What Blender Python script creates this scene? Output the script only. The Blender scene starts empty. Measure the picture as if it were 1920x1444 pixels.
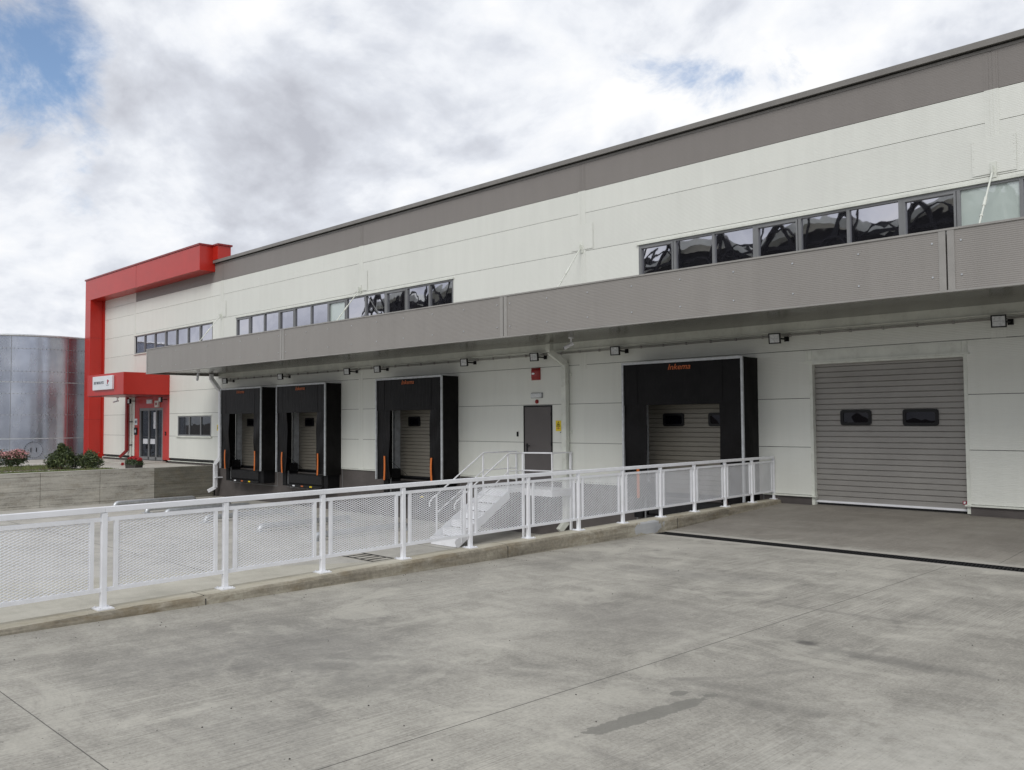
import bpy, math, random
from math import radians as rad, sin, cos, pi
from mathutils import Matrix, Vector
random.seed(7)
S = bpy.context.scene
COL = S.collection

# ------------------------------------------------------------------ camera
YAW, PITCH, ROLL, FPX = 0.770869, 0.0420101, -0.00656743, 1598.35
fw = Vector((-sin(YAW)*cos(PITCH), cos(YAW)*cos(PITCH), sin(PITCH)))
rt0 = Vector((cos(YAW), sin(YAW), 0)); up0 = rt0.cross(fw)
rt = rt0*cos(ROLL) + up0*sin(ROLL); up = -rt0*sin(ROLL) + up0*cos(ROLL)
cd = bpy.data.cameras.new("camera"); cam = bpy.data.objects.new("camera", cd); COL.objects.link(cam)
M = Matrix(((rt.x, up.x, -fw.x, 0), (rt.y, up.y, -fw.y, 0), (rt.z, up.z, -fw.z, 1.70), (0, 0, 0, 1)))
cam.matrix_world = M
cd.sensor_width = 36; cd.lens = FPX/1920*36; cd.clip_start = 0.05; cd.clip_end = 6000
S.camera = cam

# ------------------------------------------------------------------ light
SUN_EL, SUN_AZ = rad(42), rad(155)      # azimuth measured clockwise from +Y
w = bpy.data.worlds.new("World"); S.world = w; w.use_nodes = True
nt = w.node_tree; nt.nodes.clear()
def N(t, typ, **kw):
    n = t.nodes.new(typ)
    for k, v in kw.items():
        if k in ('operation', 'blend_type', 'data_type', 'noise_dimensions', 'feature', 'sky_type', 'wave_type', 'bands_direction', 'distance', 'clamp', 'mode', 'wave_profile', 'interpolation_type', 'use_clamp'):
            setattr(n, k, v)
        else:
            n.inputs[k.replace('_', ' ') if isinstance(k, str) else k].default_value = v
    return n
def ramp(t, pts, interp='LINEAR'):
    n = t.nodes.new('ShaderNodeValToRGB'); cr = n.color_ramp; cr.interpolation = interp
    while len(cr.elements) < len(pts): cr.elements.new(0.5)
    for e, (p, c) in zip(cr.elements, pts):
        e.position = p; e.color = (c[0], c[1], c[2], 1) if isinstance(c, (tuple, list)) else (c, c, c, 1)
    return n
def mth(t, op, a, b=None, c=None, clamp=False):
    n = t.nodes.new('ShaderNodeMath'); n.operation = op; n.use_clamp = clamp
    for i, v in enumerate((a, b, c)):
        if v is None: continue
        if isinstance(v, (int, float)): n.inputs[i].default_value = v
        else: t.links.new(v, n.inputs[i])
    return n.outputs[0]
L = nt.links.new
sky = nt.nodes.new('ShaderNodeTexSky'); sky.sky_type = 'NISHITA'; sky.sun_disc = False
sky.sun_elevation = SUN_EL; sky.sun_rotation = SUN_AZ; sky.air_density = 1.0; sky.dust_density = 1.5; sky.ozone_density = 2.0
b1 = nt.nodes.new('ShaderNodeBackground'); b1.inputs[1].default_value = 0.13; L(sky.outputs[0], b1.inputs[0])
tc = nt.nodes.new('ShaderNodeTexCoord'); sep = nt.nodes.new('ShaderNodeSeparateXYZ'); L(tc.outputs['Generated'], sep.inputs[0])
zz = mth(nt, 'ADD', mth(nt, 'MAXIMUM', sep.outputs[2], 0.0), 0.50)
comb = nt.nodes.new('ShaderNodeCombineXYZ')
L(mth(nt, 'DIVIDE', sep.outputs[0], zz), comb.inputs[0]); L(mth(nt, 'DIVIDE', sep.outputs[1], zz), comb.inputs[1])
def noise(t, vec, scale, detail=6, rough=0.55, dist=0.0, lac=2.0):
    n = t.nodes.new('ShaderNodeTexNoise'); n.inputs['Scale'].default_value = scale; n.inputs['Detail'].default_value = detail
    n.inputs['Roughness'].default_value = rough; n.inputs['Distortion'].default_value = dist; n.inputs['Lacunarity'].default_value = lac
    if vec is not None: t.links.new(vec, n.inputs['Vector'])
    return n.outputs['Fac']
def dot_hole(d, r0, r1):
    """1 inside a soft opening of the cloud deck around direction d"""
    v = Vector(d).normalized()
    n = nt.nodes.new('ShaderNodeVectorMath'); n.operation = 'DOT_PRODUCT'; L(tc.outputs['Generated'], n.inputs[0]); n.inputs[1].default_value = v
    m = nt.nodes.new('ShaderNodeMapRange'); m.interpolation_type = 'SMOOTHSTEP'
    m.inputs[1].default_value = cos(rad(r1)); m.inputs[2].default_value = cos(rad(r0)); L(n.outputs['Value'], m.inputs[0])
    return m.outputs[0]
off = nt.nodes.new('ShaderNodeVectorMath'); off.operation = 'ADD'; L(comb.outputs[0], off.inputs[0]); off.inputs[1].default_value = (3.7, 1.9, 0.0)
cover = noise(nt, off.outputs[0], 2.0, 9, 0.56, 0.2)
rag = noise(nt, off.outputs[0], 7.0, 9, 0.66, 0.35)
holes = mth(nt, 'ADD', mth(nt, 'MULTIPLY', dot_hole((-.905, .265, .345), 0.0, 7.0), 0.17),
            mth(nt, 'MULTIPLY', dot_hole((-.765, .487, .435), 0.0, 3.6), 0.24))
holes = mth(nt, 'ADD', holes, mth(nt, 'MULTIPLY', dot_hole((-.905, .21, .39), 0, 8), 0.09))
holes = mth(nt, 'ADD', holes, mth(nt, 'MULTIPLY', dot_hole((-.71, .64, .30), 0, 1.6), 0.16))
holes = mth(nt, 'ADD', holes, mth(nt, 'MULTIPLY', dot_hole((-.88, .42, .23), 0, 1.4), 0.04))
cov2 = mth(nt, 'ADD', mth(nt, 'SUBTRACT', cover, holes), mth(nt, 'MULTIPLY', mth(nt, 'SUBTRACT', rag, 0.5), 0.55))
cm = nt.nodes.new('ShaderNodeMapRange'); cm.interpolation_type = 'SMOOTHSTEP'; cm.inputs[1].default_value = 0.15; cm.inputs[2].default_value = 0.36
L(cov2, cm.inputs[0])
shade = noise(nt, off.outputs[0], 2.1, 3, 0.5, 0.3)
fine = noise(nt, off.outputs[0], 5.0, 9, 0.60, 0.35)
off2 = nt.nodes.new('ShaderNodeVectorMath'); off2.operation = 'ADD'; L(off.outputs[0], off2.inputs[0]); off2.inputs[1].default_value = (0.022, -0.045, 0.0)
puff = mth(nt, 'SUBTRACT', noise(nt, off2.outputs[0], 4.2, 7, 0.54, 0.2), noise(nt, off.outputs[0], 4.2, 7, 0.54, 0.2))
tone = mth(nt, 'ADD', mth(nt, 'MULTIPLY', shade, 0.62), mth(nt, 'MULTIPLY', fine, 0.38))
tone = mth(nt, 'ADD', tone, mth(nt, 'MULTIPLY', puff, 0.75))
crp = ramp(nt, [(0.34, (0.85, 0.852, 0.856)), (0.45, (0.74, 0.76, 0.80)), (0.53, (0.61, 0.635, 0.69)), (0.68, (0.44, 0.455, 0.505))])
L(tone, crp.inputs[0])
b2 = nt.nodes.new('ShaderNodeBackground'); b2.inputs[1].default_value = 1.0; L(crp.outputs[0], b2.inputs[0])
mx = nt.nodes.new('ShaderNodeMixShader'); L(cm.outputs[0], mx.inputs[0]); L(b1.outputs[0], mx.inputs[1]); L(b2.outputs[0], mx.inputs[2])
wo = nt.nodes.new('ShaderNodeOutputWorld'); L(mx.outputs[0], wo.inputs[0])

sl = bpy.data.lights.new("sun", 'SUN'); sl.energy = 1.15; sl.angle = rad(26); sl.color = (1.0, 0.97, 0.92)
so = bpy.data.objects.new("sun", sl); COL.objects.link(so)
sd = Vector((sin(SUN_AZ)*cos(SUN_EL), cos(SUN_AZ)*cos(SUN_EL), sin(SUN_EL)))
so.rotation_euler = sd.to_track_quat('Z', 'Y').to_euler(); so.location = sd*60
S.view_settings.view_transform = 'Standard'; S.view_settings.look = 'None'; S.view_settings.exposure = 0.27; S.view_settings.gamma = 1.0

# ------------------------------------------------------------------ materials
MATS = {}
def newmat(name):
    m = bpy.data.materials.new(name); m.use_nodes = True; t = m.node_tree
    return m, t, t.nodes['Principled BSDF']
def simple(name, col, rough=0.5, metal=0.0, var=0.06, vscale=2.0, bump=0.0, bscale=40, spec=0.5, grime=0.0, coat=0.0):
    m, t, p = newmat(name)
    g = t.nodes.new('ShaderNodeNewGeometry'); pos = g.outputs['Position']
    f = noise(t, pos, vscale, 5, 0.6)
    c0 = tuple(max(0, c*(1-var*2)) for c in col); c1 = tuple(min(1, c*(1+var*2)) for c in col)
    r = ramp(t, [(0.3, c0), (0.7, c1)]); t.links.new(f, r.inputs[0]); out = r.outputs[0]
    if grime:
        f2 = noise(t, pos, 7, 8, 0.7); gr = ramp(t, [(0.50, 0.0), (0.72, grime)]); t.links.new(f2, gr.inputs[0])
        mxn = t.nodes.new('ShaderNodeMix'); mxn.data_type = 'RGBA'; t.links.new(gr.outputs[0], mxn.inputs[0]); t.links.new(out, mxn.inputs[6])
        mxn.inputs[7].default_value = (col[0]*.45, col[1]*.42, col[2]*.36, 1); out = mxn.outputs[2]
    t.links.new(out, p.inputs['Base Color'])
    p.inputs['Roughness'].default_value = rough; p.inputs['Metallic'].default_value = metal
    p.inputs['Specular IOR Level'].default_value = spec; p.inputs['Coat Weight'].default_value = coat
    if bump:
        b = t.nodes.new('ShaderNodeBump'); b.inputs['Strength'].default_value = bump; b.inputs['Distance'].default_value = 0.01
        t.links.new(noise(t, pos, bscale, 4, 0.6), b.inputs['Height']); t.links.new(b.outputs[0], p.inputs['Normal'])
    MATS[name] = m; return m
def ribbed(name, col, rough, period, depth, axis=2, streak=0.05):
    """micro-ribbed coated steel sheet: small horizontal ribs, faint dust streaks running down"""
    m, t, p = newmat(name)
    g = t.nodes.new('ShaderNodeNewGeometry'); s = t.nodes.new('ShaderNodeSeparateXYZ'); t.links.new(g.outputs['Position'], s.inputs[0])
    mp = t.nodes.new('ShaderNodeMapping'); mp.inputs['Scale'].default_value = (2.2, 2.2, 0.22); t.links.new(g.outputs['Position'], mp.inputs[0])
    f = noise(t, mp.outputs[0], 1.6, 6, 0.65); f3 = noise(t, g.outputs['Position'], 0.35, 3, 0.5)
    ff = mth(t, 'ADD', mth(t, 'MULTIPLY', f, 0.5), mth(t, 'MULTIPLY', f3, 0.5))
    r = ramp(t, [(0.32, tuple(c*(1-streak) for c in col)), (0.62, tuple(min(1, c*(1+streak*.6)) for c in col))]); t.links.new(ff, r.inputs[0])
    hs = t.nodes.new('ShaderNodeHueSaturation'); t.links.new(r.outputs[0], hs.inputs['Color'])
    t.links.new(mth(t, 'MULTIPLY_ADD', g.outputs['Random Per Island'], 0.05, 0.965), hs.inputs['Value']); t.links.new(hs.outputs[0], p.inputs['Base Color'])
    wv = mth(t, 'SINE', mth(t, 'MULTIPLY', s.outputs[axis], 2*pi/period))
    wv = mth(t, 'MULTIPLY', wv, depth)
    big = mth(t, 'MULTIPLY', noise(t, g.outputs['Position'], 0.8, 2, 0.5), 0.010)
    b = t.nodes.new('ShaderNodeBump'); b.inputs['Strength'].default_value = 1.0; b.inputs['Distance'].default_value = 1.0
    t.links.new(mth(t, 'ADD', wv, big), b.inputs['Height']); t.links.new(b.outputs[0], p.inputs['Normal'])
    p.inputs['Roughness'].default_value = rough; p.inputs['Specular IOR Level'].default_value = 0.4
    MATS[name] = m; return m
ribbed('wall_white', (0.725, 0.738, 0.688), 0.42, 0.030, 0.0007)
ribbed('band_grey', (0.225, 0.208, 0.195), 0.45, 0.030, 0.0007)
ribbed('fascia_grey', (0.27, 0.255, 0.24), 0.42, 0.030, 0.0011, streak=0.08)
simple('trim_white', (0.68, 0.70, 0.64), 0.4, grime=0.25)
simple('trim_grey', (0.30, 0.29, 0.275), 0.4)
simple('cap_grey', (0.20, 0.19, 0.177), 0.4)
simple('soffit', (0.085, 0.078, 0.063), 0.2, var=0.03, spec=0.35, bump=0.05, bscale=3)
simple('plinth', (0.095, 0.084, 0.08), 0.75, var=0.12, vscale=1.2, bump=0.25, bscale=60, grime=0.15)
simple('gap_dark', (0.03, 0.03, 0.03), 0.8)
simple('red', (0.47, 0.020, 0.011), 0.32, var=0.04, vscale=0.8, spec=0.5)
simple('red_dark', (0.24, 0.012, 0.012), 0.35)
simple('frame_grey', (0.19, 0.195, 0.20), 0.4)
simple('door_grey', (0.095, 0.085, 0.083), 0.5, var=0.04)
simple('galv', (0.56, 0.58, 0.60), 0.42, metal=0.7, var=0.08, vscale=9)
simple('galv_dull', (0.48, 0.50, 0.52), 0.5, metal=0.2, var=0.1, vscale=7)
simple('black_rubber', (0.007, 0.007, 0.008), 0.6, spec=0.2, var=0.2, vscale=6, bump=0.2, bscale=70)
simple('orange', (0.60, 0.15, 0.02), 0.5)
simple('orange_print', (0.48, 0.12, 0.035), 0.6)
simple('black_plastic', (0.008, 0.008, 0.009), 0.4, spec=0.25)
simple('lamp_glass', (0.62, 0.64, 0.65), 0.2, var=0.12, vscale=25)
simple('white_paint', (0.80, 0.81, 0.84), 0.38, var=0.03, vscale=4, grime=0.10)
simple('yellow', (0.80, 0.62, 0.02), 0.5)
simple('red_plastic', (0.27, 0.012, 0.012), 0.3)
simple('sign_white', (0.74, 0.76, 0.80), 0.3, var=0.02)
simple('ink', (0.10, 0.12, 0.15), 0.6)
simple('ink_red', (0.35, 0.02, 0.05), 0.6)
simple('iron', (0.014, 0.014, 0.015), 0.6, var=0.2, vscale=20, spec=0.25)
simple('bark', (0.10, 0.07, 0.045), 0.9)
simple('soil', (0.09, 0.065, 0.045), 0.95, var=0.2)
simple('clay', (0.05, 0.045, 0.04), 0.8)

def fabric(name, col, rough):
    m, t, p = newmat(name); g = t.nodes.new('ShaderNodeNewGeometry')
    r = ramp(t, [(0.3, tuple(c*.7 for c in col)), (0.7, tuple(c*1.5 for c in col))]); t.links.new(noise(t, g.outputs['Position'], 3, 5, .6), r.inputs[0])
    t.links.new(r.outputs[0], p.inputs['Base Color']); p.inputs['Roughness'].default_value = rough; p.inputs['Specular IOR Level'].default_value = 0.12
    mp = t.nodes.new('ShaderNodeMapping'); mp.inputs['Rotation'].default_value = (rad(35), 0, rad(20)); mp.inputs['Scale'].default_value = (6, 6, 1.2)
    t.links.new(g.outputs['Position'], mp.inputs[0])
    b = t.nodes.new('ShaderNodeBump'); b.inputs['Strength'].default_value = 0.35; b.inputs['Distance'].default_value = 0.03
    t.links.new(noise(t, mp.outputs[0], 1.5, 4, .55, 0.6), b.inputs['Height']); t.links.new(b.outputs[0], p.inputs['Normal'])
    MATS[name] = m
fabric('canvas_black', (0.007, 0.0065, 0.0065), 0.6)
fabric('curtain_black', (0.006, 0.0055, 0.006), 0.38)

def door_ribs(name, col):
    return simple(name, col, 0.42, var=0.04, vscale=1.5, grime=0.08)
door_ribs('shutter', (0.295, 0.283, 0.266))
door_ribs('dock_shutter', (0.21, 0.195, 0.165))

def glass(name, base, refl, bumpy, tint=(0.9, 0.9, 0.95)):
    m, t, p = newmat(name); t.nodes.remove(p)
    out = t.nodes['Material Output']; g = t.nodes.new('ShaderNodeNewGeometry')
    gl = t.nodes.new('ShaderNodeBsdfGlossy'); gl.inputs['Roughness'].default_value = 0.015; gl.inputs['Color'].default_value = (*tint, 1)
    df = t.nodes.new('ShaderNodeBsdfDiffuse'); df.inputs['Color'].default_value = (*base, 1)
    b = t.nodes.new('ShaderNodeBump'); b.inputs['Strength'].default_value = 1.0; b.inputs['Distance'].default_value = bumpy
    t.links.new(noise(t, g.outputs['Position'], 1.4, 1.5, 0.5, 0.3), b.inputs['Height']); t.links.new(b.outputs[0], gl.inputs['Normal'])
    ly = t.nodes.new('ShaderNodeLayerWeight'); ly.inputs['Blend'].default_value = 0.25
    fac = mth(t, 'MULTIPLY_ADD', ly.outputs['Fresnel'], 1.0-refl, refl, clamp=True)
    mm = t.nodes.new('ShaderNodeMixShader'); t.links.new(fac, mm.inputs[0]); t.links.new(df.outputs[0], mm.inputs[1]); t.links.new(gl.outputs[0], mm.inputs[2])
    t.links.new(mm.outputs[0], out.inputs[0]); MATS[name] = m
glass('glass', (0.015, 0.015, 0.02), 0.60, 0.0028, (0.80, 0.80, 0.87))
glass('glass_plain', (0.02, 0.022, 0.025), 0.10, 0.003, (.55, .57, .6))
glass('glass_dark', (0.003, 0.003, 0.005), 0.015, 0.01, (.5, .5, .55))
glass('glass_blind', (0.50, 0.57, 0.54), 0.12, 0.004)

def concrete(name, lo, mid, hi, yard=False, joints=(), marks=True, streak=0.5, brown=0.0):
    m, t, p = newmat(name); lk = t.links.new
    g = t.nodes.new('ShaderNodeNewGeometry'); pos = g.outputs['Position']; s = t.nodes.new('ShaderNodeSeparateXYZ'); lk(pos, s.inputs[0])
    X, Y, Z = s.outputs
    def mapped(sc, rot=(0, 0, 0)):
        mp = t.nodes.new('ShaderNodeMapping'); mp.inputs['Scale'].default_value = sc; mp.inputs['Rotation'].default_value = rot; lk(pos, mp.inputs[0]); return mp.outputs[0]
    big = noise(t, mapped((0.55, 0.38, 1)), 0.75, 5, 0.6, 0.5)
    med = noise(t, mapped((1.15, 0.8, 1)), 1.5, 9, 0.72, 0.5)
    smear = noise(t, mapped((0.45, 2.6, 1), (0, 0, rad(-14))), 1.1, 6, 0.62, 0.5)
    fin = noise(t, pos, 45, 4, 0.75)
    broom = noise(t, mapped((90, 1.3, 1), (0, 0, rad(1.5))), 1.0, 4, 0.7)
    v = mth(t, 'MULTIPLY', big, 0.34)
    v = mth(t, 'ADD', v, mth(t, 'MULTIPLY', med, 0.40)); v = mth(t, 'ADD', v, mth(t, 'MULTIPLY', smear, 0.18))
    v = mth(t, 'ADD', v, mth(t, 'MULTIPLY', mth(t, 'SUBTRACT', fin, 0.5), 0.34))
    bz = noise(t, mapped((0.5, 0.5, 1)), 0.6, 3, 0.5)
    ba = ramp(t, [(0.42, 0.2), (0.58, 1.0)]); lk(bz, ba.inputs[0])
    v = mth(t, 'ADD', v, mth(t, 'MULTIPLY', mth(t, 'MULTIPLY', mth(t, 'SUBTRACT', broom, 0.5), streak), ba.outputs[0]))
    cr = ramp(t, [(0.36, lo), (0.475, mid), (0.60, hi)]); lk(v, cr.inputs[0]); col = cr.outputs[0]
    lines = noise(t, mapped((170, .55, 1), (0, 0, rad(1.5))), 1.0, 3, 0.6)
    def over(col, fac, c, k=1.0):
        mn = t.nodes.new('ShaderNodeMix'); mn.data_type = 'RGBA'; lk(mth(t, 'MULTIPLY', fac, k, clamp=True), mn.inputs[0]); lk(col, mn.inputs[6]); mn.inputs[7].default_value = (*c, 1); return mn.outputs[2]
    wob = mth(t, 'MULTIPLY', mth(t, 'SUBTRACT', noise(t, mapped((1, 1, 1)), 9, 5, 0.7), 0.5), 1.0)
    def blob(cx, cy, ax, ay, soft=0.35, ang=0.0, w=1.3):
        dx = mth(t, 'SUBTRACT', X, cx); dy = mth(t, 'SUBTRACT', Y, cy)
        c_, s_ = cos(ang), sin(ang)
        u = mth(t, 'ADD', mth(t, 'MULTIPLY', dx, c_/ax), mth(t, 'MULTIPLY', dy, s_/ax))
        q = mth(t, 'ADD', mth(t, 'MULTIPLY', dx, -s_/ay), mth(t, 'MULTIPLY', dy, c_/ay))
        r = mth(t, 'SQRT', mth(t, 'ADD', mth(t, 'MULTIPLY', u, u), mth(t, 'MULTIPLY', q, q)))
        r = mth(t, 'ADD', r, mth(t, 'MULTIPLY', wob, w))
        mr = t.nodes.new('ShaderNodeMapRange'); mr.interpolation_type = 'SMOOTHSTEP'; mr.inputs[1].default_value = 1.0; mr.inputs[2].default_value = 1.0-soft; lk(r, mr.inputs[0]); return mr.outputs[0]
    def ramp_out(o):
        q = ramp(t, [(0.45, 0.0), (0.6, 1.0)]); lk(o, q.inputs[0]); return q.outputs[0]
    lr = ramp(t, [(0.60, 0.0), (0.68, 1.0)]); lk(lines, lr.inputs[0])
    col = over(col, mth(t, 'MULTIPLY', lr.outputs[0], ba.outputs[0]), (0.12, 0.115, 0.10), 0.32 if marks else 0.1)
    if marks:
        # worn tyre smears, a damp strip, oil spots
        tm = noise(t, mapped((0.30, 3.4, 1), (0, 0, rad(-8))), 1.0, 5, 0.6, 0.8); tr = ramp(t, [(0.58, 0.0), (0.72, 1.0)]); lk(tm, tr.inputs[0])
        tm2 = noise(t, mapped((3.2, 0.30, 1), (0, 0, rad(6))), 1.1, 5, 0.6, 0.6); tr2 = ramp(t, [(0.60, 0.0), (0.74, 1.0)]); lk(tm2, tr2.inputs[0])
        col = over(col, tr.outputs[0], (0.115, 0.105, 0.10), 0.26); col = over(col, tr2.outputs[0], (0.13, 0.12, 0.112), 0.20)
        wr = ramp(t, [(0.53, 0.0), (0.60, 1.0)]); lk(noise(t, mapped((.9, .9, 1), (0, 0, rad(25))), 0.9, 9, .72, 1.0), wr.inputs[0]); col = over(col, wr.outputs[0], (0.52, 0.50, 0.435), 0.36)
        far = t.nodes.new('ShaderNodeMapRange'); far.inputs[1].default_value = 11.9; far.inputs[2].default_value = 12.4; lk(mth(t, 'ADD', Y, mth(t, 'MULTIPLY', wob, 0.4)), far.inputs[0])
        col = over(col, far.outputs[0], (0.165, 0.145, 0.125), 0.55)
        col = over(col, blob(-2.93, 4.13, 0.075, 0.60, 0.10, rad(-6), 1.2), (0.17, 0.165, 0.145), 0.75)
        col = over(col, blob(-3.04, 4.62, 0.05, 0.07, 0.12, 0, 1.2), (0.17, 0.165, 0.145), 0.75)
        col = over(col, blob(-3.05, 6.45, 0.17, 0.12, 0.9), (0.07, 0.066, 0.062), 0.8)
        col = over(col, blob(-2.35, 6.38, 0.95, 0.20, 0.9, rad(2)), (0.12, 0.115, 0.105), 0.55)
        col = over(col, blob(-4.6, 6.2, 1.5, 1.3, 1.0), (0.13, 0.12, 0.112), 0.35)
        col = over(col, blob(-5.9, 2.6, 0.9, 0.9, 1.0), (0.11, 0.105, 0.10), 0.32)
        col = over(col, blob(-4.6, 3.3, 0.9, 0.7, 1.0), (0.12, 0.115, 0.105), 0.32)
        col = over(col, blob(-1.0, 4.0, 1.7, 2.6, 1.0), (0.50, 0.485, 0.435), 0.75)
        col = over(col, blob(-5.6, 3.6, 1.6, 1.2, 1.0), (0.13, 0.125, 0.12), 0.4)
        col = over(col, blob(-4.2, 2.4, 0.9, 0.7, 1.0), (0.15, 0.145, 0.135), 0.3)
        col = over(col, blob(-5.4, 8.6, 1.3, .5, 1.0, .3), (0.13, 0.125, 0.12), 0.4)
        col = over(col, blob(-6.6, 10.6, 1.9, 0.9, 1.0), (0.42, 0.40, 0.355), 0.55)
        for cx, cy, rr_, w2, x0_, x1_ in ((-5.2, 6.6, 2.35, .05, -3.2, -2.0), (-5.2, 6.6, 2.62, .04, -3.3, -2.1), (-4.0, 13.5, 4.6, .07, -7.0, -4.2), (-1.0, -1.0, 6.0, .09, -5.5, -2.2), (-1.0, -1.0, 6.25, .07, -5.6, -2.5)):
            dx = mth(t, 'SUBTRACT', X, cx); dy = mth(t, 'SUBTRACT', Y, cy)
            q = mth(t, 'ABSOLUTE', mth(t, 'SUBTRACT', mth(t, 'SQRT', mth(t, 'ADD', mth(t, 'MULTIPLY', dx, dx), mth(t, 'MULTIPLY', dy, dy))), rr_))
            mr = t.nodes.new('ShaderNodeMapRange'); mr.interpolation_type = 'SMOOTHSTEP'; mr.inputs[1].default_value = w2*1.6; mr.inputs[2].default_value = w2*.4; lk(q, mr.inputs[0])
            f = mth(t, 'MULTIPLY', mr.outputs[0], mth(t, 'MULTIPLY', mth(t, 'GREATER_THAN', X, x0_), mth(t, 'LESS_THAN', X, x1_)))
            f = mth(t, 'MULTIPLY', f, ramp_out(noise(t, mapped((1, 1, 1)), 1.3, 6, .7))); col = over(col, f, (0.12, 0.115, 0.105), 0.38)
        # pale frame each side of the channel drain
        dr = mth(t, 'ABSOLUTE', mth(t, 'SUBTRACT', Y, 11.70)); fr = t.nodes.new('ShaderNodeMapRange'); fr.inputs[1].default_value = 0.36; fr.inputs[2].default_value = 0.31; lk(mth(t, 'ADD', dr, mth(t, 'MULTIPLY', wob, 0.06)), fr.inputs[0])
        col = over(col, fr.outputs[0], (0.42, 0.40, 0.36), 0.75)
    # dark pores and grit
    for sc, th, kk in ((6.5, 0.04, 0.8), (17, 0.08, 0.7), (40, 0.14, 0.45)):
        vo = t.nodes.new('ShaderNodeTexVoronoi'); vo.inputs['Scale'].default_value = sc; lk(pos, vo.inputs['Vector'])
        keep = mth(t, 'GREATER_THAN', noise(t, mapped((1, 1, 1)), sc*.6, 1, .5), 0.56)
        col = over(col, mth(t, 'MULTIPLY', mth(t, 'LESS_THAN', vo.outputs['Distance'], th), keep), (0.045, 0.04, 0.038), kk)
    for ax, val, wd, lim in joints:
        a = X if ax == 'x' else Y; o = Y if ax == 'x' else X
        d = mth(t, 'ABSOLUTE', mth(t, 'SUBTRACT', mth(t, 'ADD', a, mth(t, 'MULTIPLY', wob, 0.006)), val)); f = mth(t, 'LESS_THAN', d, wd)
        if lim is not None:
            f = mth(t, 'MULTIPLY', f, mth(t, 'GREATER_THAN', o, lim[0])); f = mth(t, 'MULTIPLY', f, mth(t, 'LESS_THAN', o, lim[1]))
        col = over(col, f, (0.06, 0.055, 0.05), 0.85)
    lk(col, p.inputs['Base Color']); p.inputs['Roughness'].default_value = 0.72; p.inputs['Specular IOR Level'].default_value = 0.35
    h = mth(t, 'ADD', mth(t, 'MULTIPLY', broom, 0.5*min(1, streak*3)), mth(t, 'MULTIPLY', fin, 0.5))
    b = t.nodes.new('ShaderNodeBump'); b.inputs['Strength'].default_value = 0.55; b.inputs['Distance'].default_value = 0.006; lk(h, b.inputs['Height']); lk(b.outputs[0], p.inputs['Normal'])
    MATS[name] = m
concrete('slab', (0.225, 0.214, 0.188), (0.345, 0.329, 0.289), (0.475, 0.456, 0.40),
         joints=[('x', -3.57, 0.0045, (-60, 11.38)), ('y', 1.62, 0.0035, (-9, -4.0)), ('x', -3.15, 0.004, (12.02, 16.4)), ('x', 1.6, 0.0045, (-60, 11.38)), ('y', -4.4, 0.004, (-9, 30))])
concrete('yard_concrete', (0.32, 0.31, 0.28), (0.45, 0.435, 0.395), (0.55, 0.53, 0.48), marks=False, streak=0.25,
         joints=[('y', 8.0, 0.012, None), ('y', 13.2, 0.012, None), ('x', -20.5, 0.012, None), ('x', -26.5, 0.012, None)])
concrete('yard_strip', (0.36, 0.345, 0.29), (0.46, 0.44, 0.375), (0.54, 0.52, 0.45), marks=False, streak=0.1)
concrete('path_concrete', (0.38, 0.37, 0.33), (0.48, 0.465, 0.42), (0.56, 0.545, 0.50), marks=False, streak=0.1)

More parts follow.
